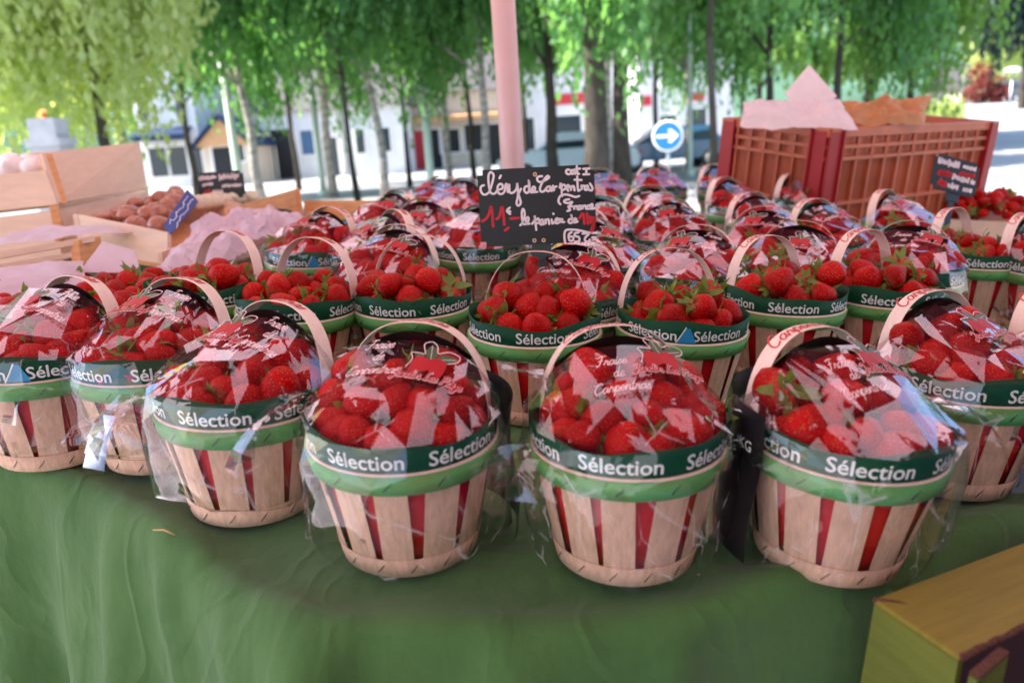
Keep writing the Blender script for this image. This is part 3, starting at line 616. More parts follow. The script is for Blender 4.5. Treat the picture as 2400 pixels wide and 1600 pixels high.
# bit of straw on the cloth
sp = tbl(383, 1248, .003); mb = MB(); mb.tube([(-.013, 0, 0), (0, .001, .002), (.015, -.001, 0)], [.0006, .0011, .0005], 6)
tag(mb.build('straw_piece', M_['straw'], None, T @ TL(sp.x, sp.y, .004, R(-18))), 'thin bit of dry straw lying on the green cloth', 'straw')

# ---------------------------------------------------------------- strokes and lettering
def smooth(pts, k=4):
    P = [Vector(p) for p in pts]
    if len(P) < 3: return P
    out = []
    for i in range(len(P)-1):
        a, b, c, d = P[max(i-1, 0)], P[i], P[i+1], P[min(i+2, len(P)-1)]
        for j in range(k):
            t = j/k; out.append(.5*((2*b)+(c-a)*t+(2*a-5*b+4*c-d)*t*t+(3*b-a-3*c+d)*t**3))
    return out+[P[-1]]
def ribbon(mb, pts, w, fn, mat=0):
    # a flat pen stroke along 2-D points; fn maps (x, y) to 3-D
    P = smooth([(x, y) for x, y in pts]); vs = []; n = len(P)
    ext = []
    for i, p in enumerate(P):
        d = P[min(i+1, n-1)]-P[max(i-1, 0)]
        if d.length < 1e-9: d = Vector((1, 0))
        d.normalize(); nn = Vector((-d.y, d.x))
        if i == 0: ext.append((p-d*w*.45, nn*.5))
        ext.append((p, nn))
        if i == n-1: ext.append((p+d*w*.45, nn*.5))
    for p, nn in ext:
        for s_ in (1, -1):
            q = p+nn*s_*w/2; vs.append(fn(q.x, q.y))
    mb.add(vs, [(2*i, 2*i+1, 2*i+3, 2*i+2) for i in range(len(ext)-1)], mat)
SC = {
 'a': (1.1, [[(.9, .8), (.6, 1), (.2, .8), (.1, .4), (.3, 0), (.6, .1), (.85, .7), (.9, 1), (.85, .3), (1.0, 0), (1.2, .2)]]),
 'r': (.85, [[(0, .2), (.22, .9), (.3, 1.1), (.4, .85), (.65, .85), (.6, .3), (.75, 0), (.95, .2)]]),
 'p': (1.0, [[(0, .3), (.3, 1.1), (.1, -.9)], [(.28, .8), (.6, 1), (.85, .7), (.8, .2), (.5, 0), (.25, .15)]]),
 'e': (.8, [[(.05, .4), (.6, .6), (.55, .95), (.3, 1), (.1, .6), (.15, .15), (.45, 0), (.85, .25)]]),
 'n': (1.05, [[(0, .3), (.2, 1), (.18, 0), (.3, .7), (.55, 1), (.75, .9), (.75, .2), (.9, 0), (1.1, .2)]]),
 't': (.65, [[(.3, 1.8), (.22, .2), (.4, 0), (.65, .15)], [(0, 1.15), (.6, 1.2)]]),
 's': (.7, [[(0, .2), (.4, 1.05), (.45, .7), (.6, .3), (.4, 0), (.1, .1)]]),
 'i': (.45, [[(.1, 1), (.1, .2), (.25, 0), (.45, .2)], [(.14, 1.45), (.17, 1.5)]]),
 'd': (1.1, [[(.7, .8), (.4, 1), (.1, .6), (.2, .1), (.5, .05), (.75, .6), (.85, 2), (.78, .2), (.95, 0), (1.15, .2)]]),
 'y': (.95, [[(0, 1), (.1, .2), (.4, .05), (.7, .9), (.6, -.6), (.3, -1.1), (.15, -.8), (.5, -.2), (.95, .2)]]),
 'C': (1.3, [[(1.2, 1.7), (1.0, 2.05), (.5, 1.9), (.1, 1.2), (.1, .5), (.5, 0), (1.1, .3)]]),
 'F': (1.2, [[(.0, 1.8), (.5, 2.1), (1.3, 2)], [(.75, 2), (.5, .5), (.2, 0), (-.1, .3)], [(.2, 1.1), (.9, 1.15)]]),
 'J': (1.1, [[(.1, 1.6), (.5, 2.1), (1.0, 1.9), (.8, .4), (.3, -.6), (.0, -.2), (.8, .3)]]),
 'L': (1.1, [[(.9, 1.8), (.7, 2.1), (.5, 1.6), (.4, .5), (.1, .1), (.5, .05), (1.1, .2)]]),
 'P': (1.2, [[(.4, 1.9), (.3, .6), (.1, 0)], [(.2, 1.8), (.7, 2.1), (1.1, 1.6), (.8, 1.1), (.35, 1.0)]]),
 ' ': (.6, []),
}
def script(mb, text, x, y, size, w, fn, slant=.25, mat=0):
    for ch in text:
        adv, st = SC[ch]
        for s_ in st: ribbon(mb, [(x+(a+slant*b)*size, y+b*size) for a, b in s_], w, fn, mat)
        x += adv*size
    return x
def font_mesh(text, size, bold=0.0):
    cu = bpy.data.curves.new('lettering', 'FONT'); cu.body = text; cu.size = size; cu.offset = bold; cu.resolution_u = 3
    o = bpy.data.objects.new('lettering', cu); COL.objects.link(o)
    me = bpy.data.meshes.new_from_object(o.evaluated_get(bpy.context.evaluated_depsgraph_get()))
    vs = [v.co.copy() for v in me.vertices]; fs = [tuple(p.vertices) for p in me.polygons]
    bpy.data.objects.remove(o); bpy.data.curves.remove(cu); bpy.data.meshes.remove(me)
    return vs, fs
SEL = font_mesh('S\u00e9lection', .0205)
n_ = len(SEL[0]); SEL = ([v+Vector((dx, dy, 0)) for dx, dy in ((-.00035, 0), (.00035, 0), (0, .0003), (0, -.0003)) for v in SEL[0]], [tuple(i+k*n_ for i in f) for k in range(4) for f in SEL[1]])
selw = max(v.x for v in SEL[0])-min(v.x for v in SEL[0])
KG = font_mesh('1KG', .016)

# ---------------------------------------------------------------- strawberries
def berry_mesh(seed, kx, tip, n=16, rings=11):
    r = random.Random(seed); mb = MB(); vs = []; off = Vector((r.random()*9, r.random()*9, r.random()*9))
    for i in range(rings+1):
        a = math.pi*i/rings; z = math.cos(a)
        rad = math.sin(a)**.85*(1.0 if z > 0 else (1-tip*(-z)**1.4))
        for j in range(n):
            th = 2*math.pi*j/n
            p = Vector((rad*math.cos(th)*kx, rad*math.sin(th)/kx, z*(.85 if z > 0 else 1.28)))
            p *= 1+.09*noise.noise(p*1.1+off)
            vs.append(p*.0185)
    fs = [(i*n+j, (i+1)*n+j, (i+1)*n+(j+1) % n, i*n+(j+1) % n) for i in range(rings) for j in range(n)]
    mb.add(vs, fs, 0, True); me = mb.mesh('strawberry')
    bm = bmesh.new(); bm.from_mesh(me); bmesh.ops.remove_doubles(bm, verts=bm.verts, dist=1e-5); bmesh.ops.recalc_face_normals(bm, faces=bm.faces); bm.to_mesh(me); bm.free()
    me.materials.append(M_['berry']); return me
def calyx_mesh(seed, nl=9):
    r = random.Random(seed); mb = MB()
    for k in range(nl):
        a = 2*math.pi*k/nl + r.gauss(0, .15); L = .0185*(.75+.5*r.random()); cu = .25+.9*r.random(); wd = .0034*(.8+.5*r.random())
        d = Vector((math.cos(a), math.sin(a), 0)); s_ = Vector((-d.y, d.x, 0)); vs = []
        for i in range(5):
            t = i/4; p = d*(.002+L*t) + Vector((0, 0, .0150+.003*t*(1 if r.random() < .7 else -1)+L*cu*(t**1.6)*(.7 if k % 3 else -.5)))
            wv_ = wd*math.sin(math.pi*(.18+.82*t))*1.1
            vs += [p-s_*wv_, p+Vector((0, 0, -.0006)), p+s_*wv_]
        mb.add(vs, [(i*3+j, i*3+j+1, i*3+j+4, i*3+j+3) for i in range(4) for j in range(2)], 0, True)
    mb.tube([(0, 0, .014), (.001, .0, .020), (.004, .001, .027+.008*r.random())], [.0016, .0011, .0009], 6)
    me = mb.mesh('calyx'); me.materials.append(M_['calyx']); return me
BM_ = [berry_mesh(1, 1.0, .45), berry_mesh(2, 1.12, .35), berry_mesh(3, .95, .55), berry_mesh(4, 1.06, .2)]
LOWB = [berry_mesh(5, 1.0, .45, 12, 8), berry_mesh(6, 1.1, .3, 12, 8)]
CM_ = [calyx_mesh(s_) for s_ in range(4)]
def pile(seed, N, Rf, floor, sq=.88, rr=.0185, tries=60):
    # let N fruits settle one by one: each takes the lowest free spot it can find
    r = random.Random(seed); out = []
    for k in range(N):
        s_ = rr*(.85+.4*r.random()); best = None
        for _ in range(tries):
            a = r.random()*6.283; q = math.sqrt(r.random()); p = Rf(a)*q
            x, y = p*math.cos(a), p*math.sin(a); z = floor(x, y)+s_*.8
            for (X, Y, Z, s2) in out:
                d2 = (x-X)**2+(y-Y)**2; m_ = (s_+s2)*sq
                if d2 < m_*m_: z = max(z, Z+math.sqrt(m_*m_-d2)*.95)
            if best is None or z < best[2]: best = (x, y, z, s_)
        out.append(best)
    return out
STUFF = MB(); n_single = [0]
LIMIT = 298
def rot_for(r, up):
    # berry axis: cap end is local +z
    th = math.acos(max(-1, min(1, r.uniform(.1, .8) if up else r.uniform(-.95, -.05)))); a = r.random()*6.283
    return Matrix.Rotation(a, 4, 'Z') @ Matrix.Rotation(th, 4, 'Y') @ Matrix.Rotation(r.random()*6.283, 4, 'Z')
LOWV = [([v.co.copy() for v in me.vertices], [tuple(p.vertices) for p in me.polygons]) for me in LOWB]
CALV = [([v.co.copy() for v in me.vertices], [tuple(p.vertices) for p in me.polygons]) for me in CM_]
def place_berries(M, fruits, seed, where, group, singles, upshare=.35, view=None):
    r = random.Random(seed*13+5)
    # which fruits are on show: those with no other fruit close above
    vis = []
    for i, (x, y, z, s_) in enumerate(fruits):
        cov = sum(1 for j, (X, Y, Z, s2) in enumerate(fruits) if j != i and Z > z+.008 and (X-x)**2+(Y-y)**2 < (s_*1.25)**2)
        vis.append((cov, -z, i))
    order = [i for c_, z_, i in sorted(vis)]; show = set(order[:singles])
    for i, (x, y, z, s_) in enumerate(fruits):
        up = r.random() < upshare; Mb = M @ Matrix.Translation((x, y, z)) @ rot_for(r, up) @ Matrix.Scale(s_/.0185, 4)
        if i in show and n_single[0] < LIMIT:
            n_single[0] += 1
            o = bpy.data.objects.new('strawberry', BM_[r.randrange(4)]); COL.objects.link(o); o.matrix_world = Mb
            big = 'large' if s_ > .0205 else ('small' if s_ < .0165 else 'ripe')
            tag(o, '%s strawberry %s %s' % (big, 'cap up' if up else 'tip up', where), 'strawberry', group)
            c = bpy.data.objects.new('calyx', CM_[r.randrange(4)]); COL.objects.link(c); c.parent = o
        else:
            v, f = LOWV[r.randrange(2)]; STUFF.add(v, f, 0, True, Mb)
            if up: v, f = CALV[r.randrange(4)]; STUFF.add(v, f, 1, True, Mb)

# ---------------------------------------------------------------- baskets
RB, RT, ZT = .067, .0905, .113
DZ = .013                           # rim parts sit this much higher than a 10 cm body
def rad(z): return RB + (RT-RB)*z/ZT
def basket_parts(seed):
    P = {}; r = random.Random(seed)
    mb = MB()
    for k in range(12):
        a = 2*math.pi*(k+.5)/12+r.uniform(-.035, .035); wd = .0335*r.uniform(.90, 1.06); tw = r.uniform(-.06, .06); zt = r.uniform(-.002, .002)
        def fn(u, v, a=a, wd=wd, tw=tw):
            z = .004+.111*v; r_ = rad(z); th = a + tw*(v-.5) + (u-.5)*wd*(.93+.07*v)/r_; return (r_*math.cos(th), r_*math.sin(th), z)
        mb.grid(fn, 4, 3, 0, True)
        mb.grid(lambda u, v, fn=fn: tuple(Vector(fn(1-u, v))*1), 4, 3, 0, True)
    P['slat_wall'] = (mb.mesh('slat_wall'), [M_['slat']])
    mb = MB(); mb.lathe([(0, .006), (RB-.004, .006), (rad(.113)-.004, .117), (rad(.113)-.0055, .117), (RB-.006, .009), (0, .009)], 40); P['card_lining'] = (mb.mesh('card_lining'), [M_['card']])
    mb = MB(); mb.lathe([(RB+.0003, 0), (RB+.0014, .0004), (rad(.021)+.0014, .021), (rad(.021)+.0006, .0212), (RB+.0003, .0005)], 48)
    for k in range(14):
        a = 2*math.pi*k/14+.1; r_ = rad(.011)+.0017; tl_ = .35*(1 if k % 2 else .7)
        Ms = Matrix.Rotation(a, 4, 'Z') @ Matrix.Translation((r_, 0, .011)) @ Matrix.Rotation(.9, 4, 'X'); mb.box((0, 0, 0), (.0008, .012, .0008), 1, Ms)
    P['base_band'] = (mb.mesh('base_band'), [M_['slat'], M_['staple']])
    mb = MB(); mb.lathe([(rad(.099)+.0006, .098), (rad(.099)+.0034, .098), (rad(.118)+.0034, .1175), (rad(.118)+.0012, .1175)], 56)
    for k in range(12):
        a = 2*math.pi*k/12+.26; r_ = rad(.108)+.0037
        Ms = Matrix.Rotation(a, 4, 'Z') @ Matrix.Translation((r_, 0, .108)) @ Matrix.Rotation(.8, 4, 'X'); mb.box((0, 0, 0), (.0009, .0125, .0009), 1, Ms)
    P['rim_band'] = (mb.mesh('rim_band'), [M_['rim'], M_['staple']])
    mb = MB(); mb.lathe([(rad(.118)+.0009, .109), (rad(.118)+.0011, .1192), (rad(.118)-.0012, .1195), (rad(.118)-.0014, .109)], 56); P['inner_hoop'] = (mb.mesh('inner_hoop'), [M_['strap']])
    return P
BPS = [basket_parts(k) for k in (3, 4, 5)]
def liner_meshes(seed, dip=0.0):
    r = random.Random(seed); ph = [r.random()*6.28 for _ in range(3)]
    def prof_r(z): return .0885 + (z-DZ-.095)*.10
    def ztop(th): return .1325+DZ + .0035*math.sin(2*th+ph[0]) + .0025*math.sin(5*th+ph[1])
    def rr(th, f): return .0006*math.sin(7*th+ph[2])*f
    mb = MB(); n = 90
    def surf(th, f, o): z = .092+DZ + (ztop(th)-.092-DZ)*f; q = prof_r(z)+rr(th, f)+o; return (q*math.cos(th), q*math.sin(th), z)
    # outer skin, top edge, inner skin
    vs = []; fs = []
    for j in range(n+1):
        th = 3.67+2*math.pi*1.03*j/n; spiral = .0012*j/n
        vs += [surf(th, 0, spiral), surf(th, .5, spiral), surf(th, 1, spiral), surf(th, 1, spiral-.0006), surf(th, .5, spiral-.0006), surf(th, 0, spiral-.0006)]
    for j in range(n):
        for i in range(5): fs.append((j*6+i, (j+1)*6+i, (j+1)*6+i+1, j*6+i+1))
    fs.append((n*6, n*6+1, n*6+4, n*6+5)); fs.append((n*6+1, n*6+2, n*6+3, n*6+4))
    mb.add(vs, fs, 0, True)
    lt = MB(); k = 6
    for q in range(k):
        a0 = 2*math.pi*q/k
        vs = []
        for v in SEL[0]:
            z = .1105+DZ+v.y; th = a0 + (v.x-selw/2)/.0915; o_ = .0012*(((th-3.67) % 6.2832)/6.2832)+.0010
            rad_ = prof_r(z)+rr(th, .5)+o_; vs.append((rad_*math.cos(th), rad_*math.sin(th), z))
        lt.add(vs, SEL[1])
    pt = MB()
    for q in (0, 3):
        a0 = 2*math.pi*(q+.5)/k; pts = [(-.010, .108+DZ), (.015, .108+DZ), (.006, .129+DZ), (.001, .129+DZ)]
        def mp(x, z): th = a0+x/.0915; rad_ = prof_r(z)+.0030; return (rad_*math.cos(th), rad_*math.sin(th), z)
        pt.add([mp(x, z) for x, z in pts], [(0, 1, 2, 3)], 0)
        ribbon(pt, [(-.011, .108+DZ), (-.004, .120+DZ), (.0008, .1295+DZ)], .0016, lambda x, z: tuple(Vector(mp(x, z))*1.004), 1)
    return mb.mesh('paper_liner'), lt.mesh('lettering'), pt.mesh('printed_patch')
LIN = [liner_meshes(s_) for s_ in range(4)]
def handle_fn(A, zf, za):
    def c(t):
        a = math.pi*(1-t); cx = math.cos(a); sx = math.sin(a)
        return Vector((A*math.copysign(abs(cx)**.82, cx), 0, zf+(za-zf)*max(0, sx)**.72))
    return c
def handle_meshes(za, seed, flip):
    r = random.Random(seed); A = .0775; zf = .085; c = handle_fn(A, zf, za); n = 44; w0 = .0105
    ts = [(1-math.cos(math.pi*i/n))/2*.0 + i/n for i in range(n+1)]
    pts = [c(t) for t in ts]; vs = []
    nrm = []
    for i in range(n+1):
        d = (pts[min(i+1, n)]-pts[max(i-1, 0)]).normalized(); nrm.append(Vector((-d.z, 0, d.x)) if True else None)
    wob = r.uniform(-.004, .004)
    for i in range(n+1):
        w_ = w0*(1.0-.10*math.sin(math.pi*i/n)); y0 = wob*math.sin(math.pi*i/n)
        for s_ in (-1, 1):
            for o_ in (0, 1): vs.append(pts[i]+Vector((0, y0+s_*w_, 0))+nrm[i]*(.0009*o_))
    fs = []
    for i in range(n):
        a, b = i*4, (i+1)*4
        fs += [(a, b, b+2, a+2), (a+1, a+3, b+3, b+1), (a, a+1, b+1, b), (a+2, b+2, b+3, a+3)]
    fs += [(0, 2, 3, 1), (n*4, n*4+1, n*4+3, n*4+2)]
    mb = MB(); mb.add(vs, fs, 0, False)
    # arc length table for the writing
    s = [0]
    for i in range(n): s.append(s[-1]+(pts[i+1]-pts[i]).length)
    def onarc(x, y):
        sx = x if not flip else s[-1]-x; yy = (y if not flip else -y)
        i = 0
        while i < n-1 and s[i+1] < sx: i += 1
        f = (sx-s[i])/max(1e-9, s[i+1]-s[i]); p = pts[i].lerp(pts[i+1], f); nn = nrm[i].lerp(nrm[i+1], f)
        return p + nn*.0014 + Vector((0, yy+wob*math.sin(math.pi*(i+f)/n), 0))
    lt = MB(); tot = s[-1]; st = tot*.5-.052
    script(lt, 'Carpentras', st-.002, -.0045, .0092, .0018, onarc, .3)
    return mb.mesh('handle'), lt.mesh('lettering')
HND = {}
def handle(za, flip, seed):
    k = (za, flip, seed % 3)
    if k not in HND: HND[k] = handle_meshes(za, seed % 3, flip)
    return HND[k]

YR = .42
def zr_of(za): return za-.012
def ridge_y(x, RR=.098): return YR*RR*math.sqrt(max(0, 1-(x/RR)**2))
def tent(x, y, zr=.186, zb=.128+DZ, RR=.098):
    q = max(0, 1-(x/RR)**2); yr = RR*math.sqrt(q)+1e-6; ridge = zb+(zr-zb)*q**.6; y0 = YR*yr
    t = (y0-y)/(y0+yr) if y < y0 else (y-y0)/(yr-y0)
    return zb+(ridge-zb)*max(0, 1-t)
from mathutils.geometry import delaunay_2d_cdt
def wrapper_mesh(seed, za, hang=.01, flare=1.0, tails=()):
    # one taut sheet: pinched at both handle feet, ridged under the handle, stretched over the fruit to the rim, loose below
    r = random.Random(seed); jit = lambda s_: r.uniform(-s_, s_)
    RR = .0985; zr = zr_of(za); nth = 16
    rim = [(RR*math.cos(2*math.pi*(j+jit(.2))/nth), RR*math.sin(2*math.pi*(j+jit(.2))/nth)) for j in range(nth)]
    P2 = list(rim)
    for k in range(5): xx = -.07+.035*k+jit(.008); P2.append((xx, ridge_y(xx)+jit(.004)))                 # along the ridge
    for sy in (-1, 1):
        for k in range(5):
            a = sy*math.pi*(.12+.19*k+jit(.05)); q = RR*r.uniform(.45, .78); P2.append((q*math.cos(a), q*math.sin(a)*(1 if sy < 0 else .9)+(0 if sy < 0 else .012)))
    out = delaunay_2d_cdt([Vector(p) for p in P2], [], [], 0, 1e-6)
    V = []
    for p in out[0]:
        x, y = p; d = math.hypot(x, y)/RR
        if d > .93: V.append(Vector((x, y, tent(x, y, zr)+jit(.002)+.004)))
        elif abs(y-ridge_y(x)) < .006: V.append(Vector((x, y, tent(x, ridge_y(x), zr)-abs(jit(.004)))))
        else: V.append(Vector((x, y, tent(x, y, zr)+.008+jit(.006))))
    F_ = [list(f) for f in out[2]]
    bm = bmesh.new(); bv = [bm.verts.new(v) for v in V]
    for f in F_:
        try: bm.faces.new([bv[i] for i in f])
        except ValueError: pass
    # skirt
    rim_i = sorted([i for i, p in enumerate(out[0]) if math.hypot(*p) > RR*.93], key=lambda i: math.atan2(out[0][i].y, out[0][i].x))
    prev = [bv[i] for i in rim_i]; angs = [math.atan2(v.co.y, v.co.x) for v in prev]; n = len(prev)
    bottom = hang
    for li, (q, z, am) in enumerate(((.1035, .116, .0025), (.103, .078, .0055), (.097, .040, .007), (.090, bottom, .006))):
        cur = []
        for j in range(n):
            th = angs[j]+jit(.07); qq = (q-.09)*flare+.0905+am*((-1)**j*.6+jit(.8)); zz = z+jit(.010) if li < 3 else max(.003, z+jit(.006))
            qq = max(qq, rad(min(max(zz, 0), .113))+.004)
            cur.append(bm.verts.new((qq*math.cos(th), qq*math.sin(th), zz)))
        for j in range(n):
            a, b, c, d = prev[j], prev[(j+1) % n], cur[(j+1) % n], cur[j]
            if (j+li) % 2: bm.faces.new((a, b, c)); bm.faces.new((a, c, d))
            else: bm.faces.new((a, b, d)); bm.faces.new((b, c, d))
        prev = cur
    bmesh.ops.subdivide_edges(bm, edges=bm.edges[:], cuts=1, use_grid_fill=True)
    for v in bm.verts:
        lower = max(0, min(1, (.15-v.co.z)/.08)); s_ = .0005+.0013*lower
        v.co += Vector((jit(s_), jit(s_), jit(s_)))
        if v.co.z < .0025: v.co.z = .0025
    for (ang, z0, L, Wd, dr) in tails:
        tm = flap_mesh(seed+int(ang)+7, L, Wd, dr); Mt_ = Matrix.Rotation(R(ang), 4, 'Z') @ Matrix.Translation((.096 if z0 > .1 else .088, 0, z0))
        b0 = [bm.verts.new(Mt_ @ v.co) for v in tm.vertices]
        for v in b0: v.co.z = max(v.co.z, .004)
        for p in tm.polygons: bm.faces.new([b0[i] for i in p.vertices])
        bpy.data.meshes.remove(tm)
    for f in bm.faces: f.smooth = f.calc_center_median().z < .118
    me = bpy.data.meshes.new('wrapper'); bm.to_mesh(me); bm.free()
    return me
def flap_mesh(seed, L, Wd, droop=.5):
    # loose gathered tail of film standing off the rim
    r = random.Random(seed); V = []; Fs = []; nu, nv = 6, 4
    for j in range(nv+1):
        for i in range(nu+1):
            u = i/nu-.5; v = j/nv; spread = (.30+.70*v)*(1+r.uniform(-.06, .06))
            ph_ = droop*1.5*v
            V.append((L*math.sin(ph_)/max(.01, droop*1.5)*1.0 + .007*((i % 2)*2-1)*(.4+v) + r.uniform(-.002, .002), u*Wd*spread + r.uniform(-.003, .003), -L*(1-math.cos(ph_))/max(.01, droop*1.5) + r.uniform(-.003, .003)))
    for j in range(nv):
        for i in range(nu):
            a = j*(nu+1)+i; Fs += [(a, a+1, a+nu+2), (a, a+nu+2, a+nu+1)]
    me = bpy.data.meshes.new('film_tail'); me.from_pydata(V, [], Fs); me.update(); return me
def emblem_mesh(za, ox=0.0, oy=0.0):
    zr = zr_of(za)
    def fn(dz): return lambda x, y: (x, y, tent(x, y, zr)+.0075+dz)
    mb = MB(); cx, cy = .004+ox, -.008+oy
    def blob(pts, m_, dz): mb.add([fn(dz)(cx+x, cy+y) for x, y in pts], [tuple(range(len(pts)))], m_)
    def ell(x, y, a, b, rot, n=18): return [(x+a*math.cos(t)*math.cos(rot)-b*math.sin(t)*math.sin(rot), y+a*math.cos(t)*math.sin(rot)+b*math.sin(t)*math.cos(rot)) for t in [2*math.pi*i/n for i in range(n)]]
    def heart(x, y, k, rot, n=20):
        o_ = []
        for i in range(n):
            t_ = 2*math.pi*i/n; q = (1.0-.55*max(0, -math.sin(t_))**1.5)*math.cos(t_); w2 = math.sin(t_)*(1.55 if math.sin(t_) < 0 else .75)
            o_.append((x+k*(q*math.cos(rot)-w2*math.sin(rot)), y+k*(q*math.sin(rot)+w2*math.cos(rot))))
        return o_
    def leaf(x, y, L, W_, rot, n=9):
        up_ = [(L*i/n, W_*math.sin(math.pi*(i/n)**.8)*(1 if i % 2 else .86)) for i in range(n+1)]; lo_ = [(a_, -b_) for a_, b_ in up_[1:-1][::-1]]
        return [(x+a_*math.cos(rot)-b_*math.sin(rot), y+a_*math.sin(rot)+b_*math.cos(rot)) for a_, b_ in up_+lo_]
    blob(leaf(0, .007, .019, .0066, 1.75), 1, .0002); blob(leaf(.004, .008, .022, .0062, .35), 1, .0003); blob(leaf(-.006, .006, .014, .004, 2.6), 1, .0002)
    blob(heart(-.007, .001, .0100, -.7), 0, .0005); blob(heart(.006, .002, .0100, .45), 0, .0007)
    for (lx, ly, L, rot) in ((0, .007, .017, 1.75), (.004, .008, .020, .35)):
        ribbon(mb, [(cx+lx, cy+ly), (cx+lx+L*math.cos(rot), cy+ly+L*math.sin(rot))], .0005, fn(.0006), 2)
    out = [(-.021, -.006), (-.0175, .004), (-.020, .012), (-.012, .0125), (-.007, .013), (-.011, .024), (-.004, .0285), (.002, .024), (.005, .016), (.014, .021), (.025, .0195), (.024, .012), (.0165, .007)]
    ribbon(mb, [(cx+x, cy+y) for x, y in out], .0009, fn(.0008), 2)
    for w_, m_, dz in ((.0023, 2, .0008), (.0012, 0, .0012)): script(mb, 'Jardin Les Pays', cx-.032, cy-.018, .0050, w_, fn(dz), .25, m_)
    return mb.mesh('printed_emblem')
def fraise_mesh(za, ox=0.0, oy=0.0):
    zr = zr_of(za)
    fn = lambda x, y: (x, y, tent(x, y, zr)+.0075)
    mb = MB()
    def put(text, x0, y0, s_): script(mb, text, x0, y0, s_, .0009, lambda x, y: fn(x+ox, y+oy), .35)
    put('Fraise', -.018, .010, .0056); put('de', -.006, -.005, .0056); put('Carpentras', -.028, -.022, .0056)
    return mb.mesh('printed_script')
def label_mesh(za):
    zr = zr_of(za); mb = MB()
    mb.grid(lambda u, v: ((-.060+.120*u)*(1-.3*v), .044+.038*v, tent((-.060+.120*u)*(1-.3*v), .044+.038*v, zr)+.0075), 10, 6)
    n0_ = len(KG[0]); mb.add([(.03-v.x, .078-v.y*.9, tent(.03-v.x, .078-v.y*.9, zr)+.0082) for v in KG[0]], KG[1], 1)
    me = mb.mesh('printed_label'); me.materials.append(M_['blackp']); me.materials.append(M_['empink']); return me
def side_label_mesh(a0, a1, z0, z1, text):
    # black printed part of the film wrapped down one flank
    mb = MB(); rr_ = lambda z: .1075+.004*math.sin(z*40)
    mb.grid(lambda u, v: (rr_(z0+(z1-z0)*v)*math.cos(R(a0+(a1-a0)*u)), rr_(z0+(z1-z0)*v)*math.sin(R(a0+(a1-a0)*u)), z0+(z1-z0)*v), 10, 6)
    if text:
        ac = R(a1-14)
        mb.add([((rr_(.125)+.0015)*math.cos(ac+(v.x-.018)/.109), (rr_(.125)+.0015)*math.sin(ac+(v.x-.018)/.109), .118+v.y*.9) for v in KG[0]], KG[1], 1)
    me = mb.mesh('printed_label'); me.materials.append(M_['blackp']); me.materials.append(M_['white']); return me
WR, EMB, FRA, LBL = {}, {}, {}, {}
nb = [0]
